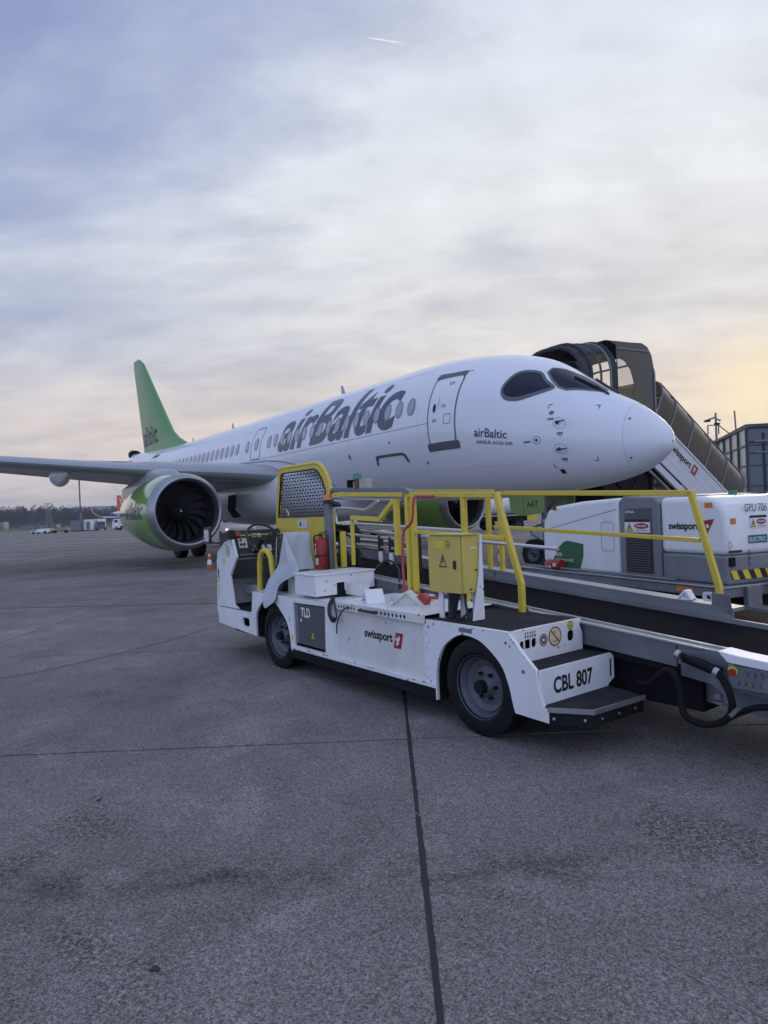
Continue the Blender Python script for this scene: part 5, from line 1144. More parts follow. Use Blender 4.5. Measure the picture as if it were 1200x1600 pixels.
# red locking bar leaning on the rail
MB(True).tube(bez([(1.10, .52, 1.552), (1.25, .50, 1.558), (1.275, .46, 1.54), (1.285, .44, 1.36), (1.37, .42, 1.28), (1.372, .40, 1.15), (1.35, .38, .92), (1.30, .36, .735)], 5), .012, 8).build('red_locking_bar', M_redl, bl)
# cable tangle and whip
cb = MB(True)
for k in range(4):
    o = .012*k; cb.tube(bez([(1.74-o, -.07, .76), (1.775-o, -.09, .69), (1.76-o, -.10, .61), (1.70-o, -.10, .56+o), (1.655, -.09, .60), (1.70, -.075, .70), (1.73, -.06, .77)], 5), .007, 6)
cb.tube(bez([(1.50, -.075, .695), (1.56, -.10, .66), (1.62, -.11, .56), (1.665, -.09, .47)], 5), .006, 6); cb.build('looped_cable', M_blackp, bl)
# control panel and hose at the low end
cv = .50
cpn = MB(True); cpn.box((-1.52, cv, .44), (-1.225, cv+.09, .565)); cpo = cpn.build('control_panel', M_gal, bl, bevel=.006)
for j in range(2):
    for k in range(4):
        u = -1.275-k*.036-(0 if j else -.012); z = .528 if j else .480
        if k == 0 and j == 1:
            MB(True).cyl((u+.02, cv, z+.006), (u+.02, cv-.006, z+.006), .026, None, 16).build('yellow_collar', M_yprint, cpo); MB(True).cyl((u+.02, cv-.004, z), (u+.02, cv-.022, z), .019, None, 16).build('stop_button', M_red, cpo); continue
        MB(True).cyl((u-.01, cv, z), (u-.01, cv-.012, z), .013, None, 12).build('push_button', mat('grey_button', (.14, .15, .16), .5), cpo)
tp = MB(True); tp.prism([(-1.19, .635), (-1.24, .58), (-1.36, .572), (-1.60, .56), (-1.60, .60), (-1.3, .622)], 'xz', cv-.03, ve-.03); tp.build('panel_hood', M_white, bl, bevel=.004)
sb = MB(True); sb.prism([(-.90, .585), (-.90, .43), (-1.16, .40), (-1.60, .36), (-1.60, .55), (-1.2, .60)], 'xz', ve-.03, ve-.013); sb.build('gusset_plate', M_gal, bl, bevel=.004)
plate([[(-1.10, .48), (-1.135, .51), (-1.215, .365), (-1.20, .345)]+arc(-1.15, .370, .042, -40, -200, 8)+[(-1.125, .43)], circle(-1.150, .372, .018, 14)], 'xz', cv+.03, cv+.05, 'lug_plate', M_gal, bl, flip=True)
hs = MB(True); hs.tube(bez([(-.60, .66, .33), (-.72, .55, .36), (-.86, .52, .47), (-.93, .50, .45), (-.955, .50, .37), (-.965, .49, .30), (-1.0, .48, .238), (-1.10, .48, .222), (-1.20, .48, .26), (-1.25, .48, .33), (-1.24, .48, .42), (-1.18, .49, .505), (-1.05, .50, .55), (-.95, .52, .575)], 6), .019, 10); hs.build('hydraulic_hose', M_black, bl)
hs = MB(True); hs.tube(bez([(-1.21, .48, .27), (-1.30, .48, .33), (-1.42, .48, .38), (-1.7, .48, .40)], 6), .017, 10); hs.build('hydraulic_hose', M_black, bl)
for (u, z) in ((-1.17, .515), (-.955, .578)): MB(True).cyl((u+.012, .49, z+.004), (u-.012, .49, z-.004), .024, None, 12).build('hose_clamp', M_alu, bl)
MB(True).bar((-1.26, .46, .31), (-1.30, .46, .355), .05, .02).build('hose_bracket', M_gal, bl)
MB(True).bar((-.93, .60, .54), (-1.15, .56, .50), .05, .04).build('strut', M_under, bl)
# chassis and running gear
MB(True).box((-.38, .10, .20), (4.05, 1.6, .44)).build('chassis', M_under, bl); MB(True).box((-.18, .46, .44), (3.3, 1.6, .60)).build('chassis_top', M_under, bl)
MB(True).box((-.95, .75, .20), (-.3, 1.2, .46)).build('rear_beam', M_under, bl)
MB(True).box((-.40, 1.60, .35), (4.1, 1.72, .62)).build('far_side_panel', M_white, bl, bevel=.004)
for (u, v, s_) in ((.085, .045, -1), (2.78, .06, -1), (.085, 1.60, 1), (2.78, 1.60, 1)):
    wheel(bl, U(u, v, .306), (0, s_, 0), .306, .21, .198, nlug=6)
# things resting on the loader
def on_truck(o, u, v, z, rz=0, rx=0, ry=0): o.matrix_world = tm @ Matrix.Translation(U(u, v, z)) @ Matrix.Rotation(rz, 4, 'Z') @ Matrix.Rotation(ry, 4, 'Y') @ Matrix.Rotation(rx, 4, 'X')
e_ = extinguisher('fire_extinguisher', (0, 0, 0), (0, 0), 0, 'red fire extinguisher standing beside the yellow guard screen', L=.33, r=.062); on_truck(e_, 2.70, .43, .915, R(10))
def chock(label, L=.26, w_=.15, h_=.10, m=M_white):
    c_ = empty('wheel_chock', (0, 0, 0), label=label, category='wheel chock', group='white wheel chocks')
    t = .006
    b = MB()
    b.prism([(-L/2, 0), (-L/2+t*2, 0), (.02, h_), (0, h_+t)], 'xz', -w_/2, w_/2); b.build('sloped_plate', m, c_, bevel=.002)
    b = MB(); b.prism([(L/2, 0), (L/2-t*2, 0), (.0, h_), (.02, h_+t)], 'xz', -w_/2, w_/2); b.build('sloped_plate', m, c_, bevel=.002)
    b = MB(); b.box((-L/2, -w_/2, 0), (L/2, w_/2, t)); b.build('base_plate', m, c_)
    for yy in (-w_*.3, 0, w_*.3): 
        b = MB(); b.prism([(-L/2+.02, .006), (L/2-.02, .006), (.01, h_-.01)], 'xz', yy-.003, yy+.003); b.build('rib', M_cream, c_)
    return c_
c1 = chock('white metal wheel chock on the lid, nearest the white locker'); on_truck(c1, 1.40, .10, .725, R(-25))
c2 = chock('worn white wheel chock below the foot of the red bar', m=M_cream); on_truck(c2, 1.05, .17, .725, R(38))
tb = MB(); tb.box((-.16, -.09, 0), (.16, .09, .045)); tbo = tb.build('metal_box', M_cream, None, bevel=.004, label='low cream metal box lying on the white lid behind the chocks', category='box'); on_truck(tbo, 1.22, .36, .725, R(12))
rt = empty('red_tool', (0, 0, 0), label='red steel clamp tool lying on the lid beside the chock', category='tool'); 
q = MB(); q.tube([(-.10, 0, .03), (.04, .0, .05), (.14, .02, .05)], .012, 8); q.build('handle', M_redl, rt); q = MB(); q.prism([(-.05, 0), (.06, 0), (.08, .05), (.03, .085), (-.03, .06)], 'xz', -.03, .03); q.build('clamp_body', M_redl, rt, bevel=.004); q = MB(); q.tube([(.02, .03, .06), (-.12, .10, .07), (-.28, .14, .075)], .01, 8); q.build('lever', M_redl, rt); on_truck(rt, 1.0, .27, .725, R(15))
c3 = chock('small white wheel chock on the far ledge of the conveyor', L=.11, w_=.10, h_=.06); on_truck(c3, -.43, 1.53, .735, R(10))
# cloth thrown over the seat
cl_ = MB(True); rows = []
prof2 = [(0, 2.80, 1.285), (0, 2.66, 1.300)]
W_ = [.080, .13, .18, .23, .28, .33, .375]
def cloth_row(pts): return pts
back = []
for i in range(9):
    z = 1.280-i*.046; row = []
    for j, v in enumerate(W_): row.append((2.80-.006*i+.012*math.sin(j*1.9+i*.7), v, z+.004*math.sin(j*2.1)))
    back.append(row)
top = [(2.98, v, 1.265+.004*math.sin(k*2)) for k, v in enumerate(W_)]; top2 = [(2.88, v, 1.288) for v in W_]
cl_.grid([top, top2]+back)
left_rows = []
a_pts = bez([(2.80, .10, 1.285), (2.84, .07, 1.12), (2.86, .04, .98), (3.00, -.01, .82), (3.02, -.07, .67), (2.98, -.09, .60), (2.88, -.10, .575)], 4)
b_pts = bez([(2.76, .075, 1.275), (2.65, .06, 1.12), (2.52, .05, .97), (2.50, .02, .905), (2.70, -.04, .80), (2.72, -.08, .66), (2.84, -.10, .585)], 4)
for k in range(len(a_pts)):
    A_, B_ = a_pts[k], b_pts[k]; row = []
    for j in range(8):
        t = j/7; p = A_.lerp(B_, t); p = p+Vector((0, -.03*math.sin(math.pi*t)-.012*math.sin(t*9+k*.25), .008*math.sin(k*.6+t*5))); row.append(tuple(p))
    left_rows.append(row)
cl_.grid(left_rows)
co = cl_.build('seat_cloth', M_cloth, None, smooth=70, label='pale grey cloth thrown over the driver seat, hanging over the wheel arch', category='cloth'); co.matrix_world = tm
md = co.modifiers.new('solid', 'SOLIDIFY'); md.thickness = .008; md = co.modifiers.new('sub', 'SUBSURF'); md.levels = 1; md.render_levels = 1

# ================================================================ cones
def cone(loc, label, s_=1.0):
    c_ = empty('traffic_cone', loc, .3, label=label, category='traffic cone')
    b = MB(); b.box((-.19*s_, -.19*s_, 0), (.19*s_, .19*s_, .03*s_)); b.build('base', M_redl, c_, bevel=.008)
    def rr(h): return (.14-(.14-.03)*h/.7)*s_
    for (h0, h1, m) in ((.03, .20, 'r'), (.20, .40, 'w'), (.40, .55, 'r'), (.55, .63, 'w'), (.63, .70, 'r')):
        b = MB(); b.lathe((0, 0, 0), (0, 0, 1), [(h0*s_, rr(h0)), (h1*s_, rr(h1))]+([(h1*s_, .001)] if h1 > .69 else []), 24); b.build('band', mat('cone_orange', (0.62, 0.07, 0.04), 0.5) if m == 'r' else M_wprint, c_, smooth=40)
    return c_
cone((-5.13, 19.78, 0), 'orange and white traffic cone on the apron by the engine', .68)
mp_ = empty('marker_post', (2.45, 14.6, 0), 0, label='slim red and white striped marker post seen between the yellow rails', category='marker post')
for k in range(6): MB().cyl((0, 0, .04+.13*k), (0, 0, .17+.13*k), .04, None, 12).build('band', M_redl if k % 2 else M_wprint, mp_)
MB().cyl((0, 0, 0), (0, 0, .04), .14, None, 16).build('base', M_under, mp_)

# ================================================================ service vehicles behind the airliner
M_cabglass = mat('dark_cab_glass', (0.015, 0.018, 0.022), 0.1, coat=0.5)
def tractor(name, loc, rz, label, s_=1.0, body=M_white):
    t = empty(name, loc, rz, label=label, category='service vehicle'); t.scale = (s_, s_, s_)
    b = MB(); b.prism([(-1.6, .4), (-1.6, .95), (-1.4, 1.05), (.2, 1.05), (.4, 1.15), (1.5, 1.0), (1.65, .85), (1.65, .4)], 'xz', -.75, .75); b.build('body', body, t, bevel=.04)
    b = MB(); b.prism([(-.6, 1.05), (-.55, 1.75), (.35, 1.75), (.7, 1.1)], 'xz', -.66, .66); c_ = b.build('cab', M_cabglass, t, bevel=.02)
    MB().box((-.65, -.72, 1.75), (.45, .72, 1.83)).build('roof', body, c_, bevel=.02)
    for (x, y_) in ((-.6, -.69), (-.6, .69), (.42, -.69), (.42, .69)): MB().bar((x, y_, 1.05), (x*.9, y_, 1.77), .07).build('pillar', body, c_)
    for y_ in (-.55, .55): q = MB(); q.cyl((1.64, y_, .78), (1.68, y_, .78), .06, None, 14); q.build('headlight', mat('lit_headlight', (.9, .9, .85), .2, emit=((1, .9, .7), 1.2)) if y_ < 0 and s_ == 1.12 else M_steel, t)
    for x in (-1.1, 1.1):
        for y_, d in ((-.72, -1), (.72, 1)): wheel(t, (x, y_, .34), (0, d, 0), .34, .2, .19)
    return t
tractor('service_truck', (-7.9, 36.5, 0), R(-75), 'white service vehicle with a lit headlight parked under the wing', 1.12)
tractor('service_truck', (-4.3, 39, 0), R(-30), 'white equipment truck behind the steering wheel of the loader', 1.2)
def van(loc, rz, label, s_=1.0):
    t = empty('van', loc, rz, label=label, category='van'); t.scale = (s_,)*3
    b = MB(); b.prism([(-2.4, .35), (-2.4, 2.2), (-2.25, 2.35), (1.1, 2.35), (1.45, 2.25), (2.0, 1.35), (2.55, 1.15), (2.65, .9), (2.65, .35)], 'xz', -.92, .92); b.build('body', M_white, t, bevel=.06)
    b = MB(); b.hexa([(1.50, -.8, 2.16), (1.50, .8, 2.16), (2.03, .8, 1.36), (2.03, -.8, 1.36), (1.54, -.8, 2.18), (1.54, .8, 2.18), (2.07, .8, 1.38), (2.07, -.8, 1.38)]); b.build('windscreen', M_cabglass, t)
    for y_ in (-.925, .925): MB().prism([(.3, 1.4), (.3, 2.1), (1.2, 2.1), (1.7, 1.4)], 'xz', y_-.005, y_+.005).build('side_window', M_cabglass, t)
    MB().box((2.6, -.9, .35), (2.72, .9, .65)).build('bumper', M_blackp, t, bevel=.03)
    for y_ in (-.72, .72): MB().box((2.60, y_-.14, .78), (2.69, y_+.14, .95)).build('headlight', M_steel, t, bevel=.02)
    for x in (-1.5, 1.7):
        for y_, d in ((-.86, -1), (.86, 1)): wheel(t, (x, y_, .35), (0, d, 0), .35, .22, .2)
    return t
van((-2.2, 47, 0), R(-100), 'white van parked beyond the conveyor bars')
tractor('service_truck', (-.6, 44, 0), R(-60), 'dark tow tractor parked next to the white van', 1.15, body=M_grey)
tk = empty('tank_trailer', (7.6, 44, 0), R(10), label='white cylindrical tank trailer beyond the green gear door', category='trailer')
q = MB(); q.lathe((-1.4, 0, 1.55), (1, 0, 0), [(0, .001), (0, .5), (.12, .62), (2.5, .62), (2.62, .5), (2.62, .001)], 28); q.build('tank', M_white, tk, smooth=40)
MB().box((-1.6, -.6, .55), (1.5, .6, .85)).build('frame', M_under, tk, bevel=.02)
MB().box((1.3, -.5, .5), (2.2, .5, 1.0)).build('pump_box', M_yprint, tk, bevel=.02)
for x in (-1, .9):
    for y_, d in ((-.6, -1), (.6, 1)): wheel(tk, (x, y_, .32), (0, d, 0), .32, .2, .18)

# ================================================================ far background
mast = empty('light_mast', (-66.9, 150, 0), label='tall slim mast standing on the apron edge at left', category='mast')
for k in range(8):
    z0, z1 = 2.4+k*1.55, 2.4+(k+1)*1.55; MB().cyl((0, 0, z0), (0, 0, z1), .17, .15, 10).build('band', M_gal if k % 2 == 0 else mat('mast_rust', (0.16, 0.07, 0.06), 0.6), mast)
MB().cyl((0, 0, 0), (0, 0, 2.4), .35, None, 10).build('base', M_white, mast)
def shed(name, x, y_, w_, d_, h_, label, m=M_white):
    s_ = empty(name, (x, y_, 0), 0, label=label, category='equipment cabin')
    MB().box((-w_/2, -d_/2, .15), (w_/2, d_/2, h_)).build('body', m, s_, bevel=.05); MB().box((-w_/2-.05, -d_/2-.05, h_), (w_/2+.05, d_/2+.05, h_+.1)).build('roof', M_gal, s_)
    MB().box((-w_*.2, -d_/2-.03, .3), (w_*.15, -d_/2, h_*.8)).build('door', M_gal, s_); MB().box((-w_/2, -d_/2, 0), (w_/2, d_/2, .15)).build('plinth', M_under, s_)
shed('equipment_cabin', -67.3, 149, 2.0, 2.0, 2.3, 'grey equipment cabin at the foot of the mast', M_gal); shed('equipment_cabin', -65.2, 151, 2.2, 2.2, 2.5, 'white equipment cabin right of the mast')
def lorry(loc, rz, label, s_=1, cabm=M_white, boxm=M_white, hbox=2.6, cat='lorry'):
    t = empty('lorry', loc, rz, label=label, category=cat); t.scale = (s_,)*3
    MB().box((-3.2, -1.2, .95), (1.4, 1.2, .95+hbox)).build('box_body', boxm, t, bevel=.04); b = MB(); b.prism([(1.55, .5), (1.55, 2.7), (2.9, 2.7), (3.3, 1.8), (3.35, .5)], 'xz', -1.15, 1.15); c_ = b.build('cab', cabm, t, bevel=.05)
    MB().hexa([(2.93, -1.0, 2.6), (2.93, 1.0, 2.6), (3.31, 1.0, 1.8), (3.31, -1.0, 1.8), (2.97, -1.0, 2.62), (2.97, 1.0, 2.62), (3.35, 1.0, 1.8), (3.35, -1.0, 1.8)]).build('windscreen', M_cabglass, c_)
    for y_ in (-1.16, 1.16): MB().box((2.0, y_-.01, 1.8), (2.8, y_+.01, 2.5)).build('side_window', M_cabglass, c_)
    MB().box((-3.1, -1.0, .6), (3.1, 1.0, .95)).build('chassis', M_under, t)
    for x in (-2.2, 2.3):
        for y_, d in ((-1.05, -1), (1.05, 1)): wheel(t, (x, y_, .48), (0, d, 0), .48, .3, .27)
    return t
lorry((-63.2, 152, 0), R(-70), 'small dark-fronted lorry parked beside the white equipment cabin', .72, cabm=M_grey)
lorry((-52.4, 139, 0), R(180), 'white catering lorry parked left of the green engine', .85, hbox=2.0)
g2_ = empty('baggage_tug', (-65.5, 130, 0), R(170), label='low white baggage tug far out on the apron at left', category='baggage tug')
MB().box((-1.8, -.7, .3), (.6, .7, .95)).build('body', M_white, g2_, bevel=.05); MB().box((.6, -.7, .3), (1.9, .7, .6)).build('hood', M_white, g2_, bevel=.05); MB().bar((.7, 0, .6), (.5, 0, 1.2), .06).build('steering_column', M_under, g2_)
for x in (-1.2, 1.3):
    for y_, d in ((-.65, -1), (.65, 1)): wheel(g2_, (x, y_, .28), (0, d, 0), .28, .2, .15)
g3_ = empty('baggage_cart', (-62.2, 130.5, 0), R(5), label='flat dark baggage cart behind the low white tug', category='baggage cart')
MB().box((-1.5, -.7, .42), (1.5, .7, .52)).build('deck', M_under, g3_); MB().bar((-1.5, 0, .45), (-2.3, 0, .35), .06).build('drawbar', M_under, g3_)
for k in (-1.45, 1.45): MB().box((k-.03, -.7, .5), (k+.03, .7, .9)).build('end_board', M_gal, g3_)
for x in (-1.1, 1.1):
    for y_, d in ((-.6, -1), (.6, 1)): wheel(g3_, (x, y_, .22), (0, d, 0), .22, .14, .12)
# second airliner far off, orange tail
M_or = mat('orange_tail_paint', (0.60, 0.10, 0.03), 0.4, coat=0.4)
ot = empty('orange_tailed_airliner', (-95.3, 250, 0), R(8), label='distant airliner with an orange tail left of the green engine', category='airliner')
b = MB(); rows = []
for (x, r_, z) in ((-4, .2, 5.3), (-2, .9, 4.9), (1, 1.5, 4.4), (5, 1.95, 4.0), (26, 1.95, 4.0), (30, 1.3, 3.7), (32, .3, 3.5)): rows.append([(x, r_*math.cos(t), z+r_*math.sin(t)) for t in [2*math.pi*k/20 for k in range(20)]])
b.grid(rows, True); b.build('fuselage', M_fus, ot, smooth=60)
b = MB(); b.prism([(-2.6, 5.2), (-2.5, 11.6), (-1.2, 11.6), (.7, 7.2), (2.0, 5.8)], 'xz', -.15, .15); tf = b.build('tail_fin', M_or, ot, bevel=.05); text('easyJet', M_wprint, tf, (-1.9, -.17, 10.3), (.38, 0, -1), (1, 0, .38), 4.2, .9, bold=.03)
b = MB(); b.prism([(-1.5, .6), (-3.4, 6.2), (-2.2, 6.2), (2.4, .6)], 'xy', 5.0, 5.15); b.build('tailplane', M_fus, ot); b = MB(); b.prism([(-1.5, -.6), (-3.4, -6.2), (-2.2, -6.2), (2.4, -.6)], 'xy', 5.0, 5.15); b.build('tailplane', M_fus, ot)
b = MB(); b.hexa([(9, -1.5, 3.2), (15, -1.5, 3.2), (5.5, -16, 4.3), (4, -16, 4.3), (9, -1.5, 3.6), (15, -1.5, 3.6), (5.5, -16, 4.4), (4, -16, 4.4)]); b.build('wing', M_fus, ot)
MB().hexa([(-6.5, -1.0, 3.6), (10, -1.0, 3.3), (10, -.6, 3.3), (-6.5, -.6, 3.6), (-8.5, -1.0, 4.05), (10, -1.0, 3.6), (10, -.6, 3.6), (-8.5, -.6, 4.05)]).build('near_wing', M_fus, ot)
MB().tube(bez([(-7.5, -.8, 3.95), (-9.2, -.8, 4.3), (-10.4, -.8, 5.3), (-11.8, -.8, 7.2)], 4), [.2]*4+[.22]*4+[.2]*4+[.12], 6).build('winglet', mat('pinkish_winglet', (.5, .3, .26), .5), ot)
MB().cyl((12, -5.7, 2.2), (15, -5.7, 2.2), 1.0, .9, 16).build('engine', M_fus, ot)
for (x, y_) in ((10, 3), (10, -3), (26, 0)): wheel(ot, (x, y_, .55), (0, -1, 0), .55, .4, .3); MB().cyl((x, y_, .5), (x, y_, 3), .12).build('gear_leg', M_gal, ot)
# lattice masts
def lattice(x, y_, h_, w0, label):
    t = empty('lattice_mast', (x, y_, 0), .4, label=label, category='lattice mast')
    b = MB(); n = 9
    for sx, sy in ((1, 1), (1, -1), (-1, 1), (-1, -1)): b.bar((sx*w0/2, sy*w0/2, 0), (sx*w0*.12, sy*w0*.12, h_), .22)
    b.build('leg', M_gal, t)
    b = MB()
    for k in range(n):
        z0 = h_*k/n; z1 = h_*(k+1)/n; a = w0/2*(1-.76*k/n); c_ = w0/2*(1-.76*(k+1)/n)
        for (p, q) in (((-1, -1), (1, -1)), ((1, -1), (1, 1)), ((1, 1), (-1, 1)), ((-1, 1), (-1, -1))):
            b.bar((p[0]*a, p[1]*a, z0), (q[0]*c_, q[1]*c_, z1), .14); b.bar((q[0]*a, q[1]*a, z0), (p[0]*c_, p[1]*c_, z1), .14)
    b.build('bracing', M_gal, t); MB().bar((-2.5, 0, h_), (2.5, 0, h_), .4, .35).build('antenna_bar', M_gal, t)
lattice(-246.5, 500, 18, 4.5, 'grey lattice mast rising against the wooded hill at left'); lattice(-132, 430, 19, 2.2, 'thin lattice mast behind the distant airliner tail')
shed('equipment_cabin', -245, 430, 12, 6, 5, 'pale hut in front of the woods at far left', M_gal); shed('equipment_cabin', -212, 420, 22, 6, 2.0, 'long low pale building on the grass below the hill', M_gal)
# wooded rise
M_wood = mat('bare_winter_wood', (0.052, 0.050, 0.052), 0.95, var=0.2, vs=0.03)
M_wood2 = mat('dark_evergreen_wood', (0.036, 0.042, 0.038), 0.95, var=0.2, vs=0.03)
rg = MB(); rows = []
for i in range(61):
    x = -900+i*30; hh_ = 9+3*math.sin(x*.011)+2*math.sin(x*.031); rows.append([(x, 560, 0), (x, 620, hh_*.5), (x, 700, hh_), (x, 900, hh_)])
rg.grid(rows); rg.build('wooded_rise', mat('hill_soil', (0.05, 0.05, 0.035), 0.95), None, kind='structure')
fh = MB(); rows = []
for i in range(41):
    x = -2600+i*90; hh_ = 88+16*math.sin(x*.0021+1)+5*math.sin(x*.009); rows.append([(x, 2300, 0), (x, 2500, hh_*.6), (x, 2900, hh_)])
fh.grid(rows); fh.build('far_hill', mat('far_hill_woods', (0.05, 0.055, 0.05), 0.95), None, kind='structure')
def tree_clump(mb, x, y_, z, h_, rnd):
    w_ = h_*rnd.uniform(.28, .5)
    for j in range(42):
        a = rnd.uniform(0, 6.283); t = rnd.random(); r_ = w_*math.sin(math.pi*min(1, .25+.75*t))**.7*rnd.uniform(.2, 1); cx_, cy_, cz_ = x+r_*math.cos(a), y_+r_*math.sin(a)*.6, z+h_*(.25+.72*t)
        s_ = h_*rnd.uniform(.035, .08); vs2 = [(cx_+rnd.uniform(-s_, s_), cy_+rnd.uniform(-s_, s_), cz_+rnd.uniform(-s_*.7, s_*1.3)) for _ in range(4)]
        mb.add(vs2, [(0, 1, 2), (0, 2, 3), (0, 1, 3), (1, 2, 3)])
    mb.add([(x-.15*w_*.3, y_, z-1), (x+.15*w_*.3, y_, z-1), (x, y_, z+h_*.6)], [(0, 1, 2)])
rnd = random.Random(3)
for nm_, mm_, cnt in (('bare_woodland', M_wood, 2700), ('evergreen_woodland', M_wood2, 400)):
    tm_ = MB()
    for k in range(cnt):
        x = rnd.uniform(-560, 520) if nm_[0] == 'b' else rnd.choice((rnd.uniform(-520, -250), rnd.uniform(-200, 500))); y_ = rnd.uniform(560, 720)
        hh_ = (9+3*math.sin(x*.011)+2*math.sin(x*.031))*min(1, (y_-560)/140)
        tree_clump(tm_, x, y_, hh_*.9, rnd.uniform(8, 12.5), rnd)
    me_o = tm_.build(nm_, mm_, None, smooth=0, kind='stuff')
bs_ = MB()
for k in range(260):
    tree_clump(bs_, rnd.uniform(-300, 160), rnd.uniform(330, 420), -.8, rnd.uniform(1.6, 4), rnd)
bs_.build('hedge_scrub', mat('scrub', (0.05, 0.052, 0.035), 0.95, var=.3, vs=.1), None, smooth=0, kind='stuff')

# ================================================================ terminal building at the right
tb_ = empty('terminal_building', (43.0, 80.0, 0), 0, label='glass and steel terminal building at the right edge behind the stairs', category='building')
M_tgl = mat('terminal_glass', (0.055, 0.075, 0.085), 0.12, coat=0.6); M_tgl2 = mat('greenish_cladding_glass', (0.30, 0.36, 0.33), 0.35, coat=0.3); M_tfr = mat('terminal_steel', (0.06, 0.075, 0.085), 0.5, 0.3)
M_tin = mat('terminal_interior', (0.02, 0.025, 0.03), 0.8)
HB = 9.5
rd = Vector((1, -.12, 0)).normalized(); ld = Vector((.30, .95, 0)).normalized()
def TB(d, a, z, off=0.0):
    n_ = Vector((-.12, -1, 0)).normalized() if d is rd else Vector((-.95, .30, 0)).normalized()
    p = d*a+n_*off; return (p.x, p.y, z)
for d, Lw, nbay, m in ((rd, 27, 9, M_tgl), (ld, 30, 6, M_tgl2)):
    MB().hexa([TB(d, 0.2, 0, -.4), TB(d, Lw, 0, -.4), TB(d, Lw, 0, -.5), TB(d, 0.2, 0, -.5), TB(d, 0.2, HB, -.4), TB(d, Lw, HB, -.4), TB(d, Lw, HB, -.5), TB(d, 0.2, HB, -.5)]).build('inner_wall', M_tin, tb_)
    for i in range(nbay):
        a0, a1 = Lw*i/nbay+.12, Lw*(i+1)/nbay-.12
        for j in range(4):
            z0, z1 = .3+j*2.4+.08, .3+(j+1)*2.4-.08
            o = random.uniform(-.04, .0)
            MB().hexa([TB(d, a0, z0, o), TB(d, a1, z0, o), TB(d, a1, z0, o-.06), TB(d, a0, z0, o-.06), TB(d, a0, z1, o), TB(d, a1, z1, o), TB(d, a1, z1, o-.06), TB(d, a0, z1, o-.06)]).build('pane', m, tb_)
    for i in range(nbay+1): MB().bar(TB(d, Lw*i/nbay, 0, .06), TB(d, Lw*i/nbay, HB, .06), .22).build('column', M_tfr, tb_)
    for j in range(5): MB().bar(TB(d, 0, .3+j*2.4, .05), TB(d, Lw, .3+j*2.4, .05), .18, .16).build('beam', M_tfr, tb_)
for (a, b, z0, z1) in ((0.5, 5.5, .5, 4.8), (6, 11, 4.8, .5)): MB().bar(TB(rd, a, z0, .5), TB(rd, b, z1, .5), .12).build('brace', M_gal, tb_)
for a in (2.2, 5.2): MB().bar(TB(rd, a, 0, .9), TB(rd, a, 9.0, .9), .28).build('outer_column', M_gal, tb_)
MB().bar(TB(rd, .5, 7.9, .9), TB(rd, 14, 7.9, .9), .22).build('gallery_rail', M_gal, tb_); MB().bar(TB(rd, .5, 6.6, .9), TB(rd, 14, 6.6, .9), .16).build('gallery_rail', M_gal, tb_)
rf = MB(); c0 = Vector((-.3, -.8, 0)); c1_ = rd*28+Vector((0, -.8, 0)); c2_ = c1_+ld*31; c3_ = ld*31+Vector((-.8, .2, 0))
rf.prism([(c0.x, c0.y), (c1_.x, c1_.y), (c2_.x, c2_.y), (c3_.x, c3_.y)], 'xy', HB, HB+.35); rf.build('roof', M_tfr, tb_)
MB().cyl((1.9, 6, HB+.3), (1.8, 6, HB+2.9), .10, None, 10).build('roof_mast', M_gal, tb_)
fr_ = MB(); fr_.bar((-.2, 9, HB+.3), (-.2, 9, HB+1.5), .12); fr_.bar((1.2, 9, HB+.3), (1.2, 9, HB+1.5), .12); fr_.bar((-.2, 9, HB+1.5), (1.2, 9, HB+1.5), .12); fr_.bar((1.2, 9, HB+1.5), (2.6, 9, HB+.3), .1); fr_.build('roof_frame', M_tfr, tb_)
lp_ = empty('floodlight_mast', (49.3, 100, 0), 0, label='floodlight mast with a side arm above the boarding stairs', category='lamp post')
MB().cyl((0, 0, 0), (0, 0, 14.0), .22, .14, 10).build('pole', M_gal, lp_); MB().bar((-1.4, 0, 12.9), (0.1, 0, 13.4), .25).build('arm', M_gal, lp_); MB().box((-1.6, -.3, 12.7), (-.9, .3, 12.95)).build('lamp_head', M_under, lp_); MB().bar((0, 0, 13.1), (.7, 0, 12.8), .2).build('arm', M_gal, lp_)
MB().box((-.2, -.2, 12.2), (.5, .2, 12.5)).build('camera_box', M_under, lp_)

# ================================================================ air
hz = MB(); hz.box((-3600, -40, -1.0), (3600, 3200, 122)); ho = hz.build('haze', None, None, smooth=0, kind='stuff')
hm = bpy.data.materials.new('haze_air'); hm.use_nodes = True; ht = hm.node_tree; ht.nodes.clear()
pv = ht.nodes.new('ShaderNodeVolumePrincipled'); pv.inputs['Color'].default_value = (0.80, 0.86, 0.96, 1); pv.inputs['Density'].default_value = 0.0002
oo = ht.nodes.new('ShaderNodeOutputMaterial'); ht.links.new(pv.outputs[0], oo.inputs['Volume']); ho.data.materials.append(hm)

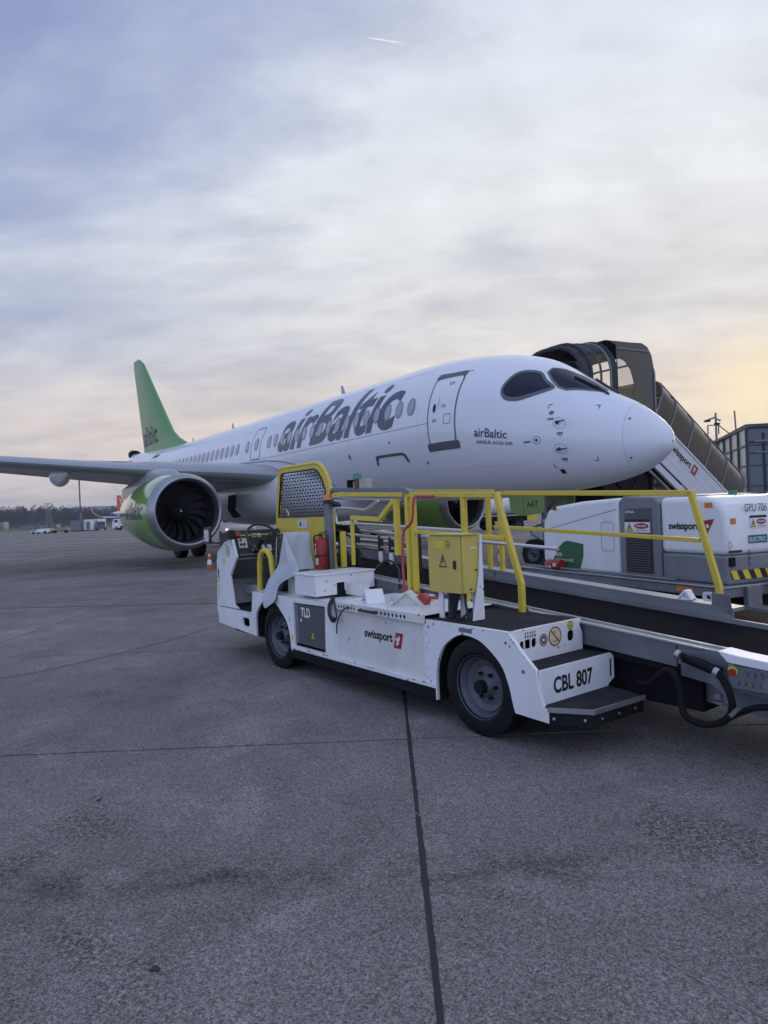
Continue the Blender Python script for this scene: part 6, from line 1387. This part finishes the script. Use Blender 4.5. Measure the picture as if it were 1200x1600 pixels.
sm = mat('scuffed_edge', (0.05, 0.045, 0.045), 0.7); rs2 = random.Random(11)
sc1 = MB(True)
def scuff(u, z, l, h_): sc1.prism([(u, z), (u-l, z+rs2.uniform(-.003, .003)), (u-l*.8, z+h_), (u-l*.3, z+h_*.7)], 'xz', V0-.0012, V0-.0002)
for k in range(34):
    t = rs2.random(); c = rs2.choice('abcd')
    if c == 'a': scuff(.585-rs2.uniform(0, .02), .26+.38*t, .004+.006*rs2.random(), .004+.012*rs2.random())
    if c == 'b': a_, b_ = (-.205, .668), (-.395, .49); scuff(a_[0]+(b_[0]-a_[0])*t+.012, a_[1]+(b_[1]-a_[1])*t-.006, .010*rs2.random()+.004, .005)
    if c == 'c': scuff(.45-.9*t*.6, .675, .008+.02*rs2.random(), .004)
    if c == 'd': scuff(2.45-1.9*t, .663, .01+.02*rs2.random(), .004)
sc1.build('paint_scuffs', sm, bl, smooth=0, kind='stuff')

# loose hoses and levers round the driver's place
for P, r_ in (([(3.35, .42, .75), (3.3, .40, .92), (3.2, .42, 1.02), (3.05, .45, .95), (3.0, .47, .72)], .012), ([(3.45, .40, .72), (3.42, .36, .90), (3.30, .36, .98), (3.2, .40, .85), (3.22, .42, .7)], .010),
              ([(3.0, .60, .95), (2.85, .62, 1.08), (2.66, .66, 1.10), (2.5, .66, .95), (2.45, .62, .75)], .013), ([(2.95, .62, 1.2), (2.8, .66, 1.28), (2.6, .70, 1.22), (2.4, .72, 1.02)], .011),
              ([(2.1, .66, .93), (1.95, .68, 1.0), (1.8, .68, .93), (1.72, .62, .76)], .010)):
    MB(True).tube(bez(P, 5), r_, 7).build('loose_hose', M_blackp, bl)
for k in range(3):
    lv = MB(True); lv.tube([(3.28-.06*k, .30, .80), (3.26-.06*k, .28, .98)], .007, 6); lo = lv.build('control_lever', M_steel, bl); kb = MB(True); kb.lathe((3.26-.06*k, .28, .97), (0, 0, 1), [(0, .003), (.006, .016), (.028, .018), (.04, .002)], 12); kb.build('lever_knob', M_blackp if k else M_redl, lo)
# grease and brake dust marks low on the panels
gm_ = mat('grease_smear', (0.16, 0.15, 0.14), 0.6)
sm2 = MB(True)
for k in range(16):
    u = rs2.uniform(.55, 2.4); z = .235+rs2.random()*.02; w_ = rs2.uniform(.01, .05); sm2.prism([(u, z), (u+w_, z+.002), (u+w_*.8, z+.008), (u+w_*.2, z+.006)], 'xz', -.0632, -.0622)
sm2.build('grease_marks', gm_, bl, smooth=0, kind='stuff')
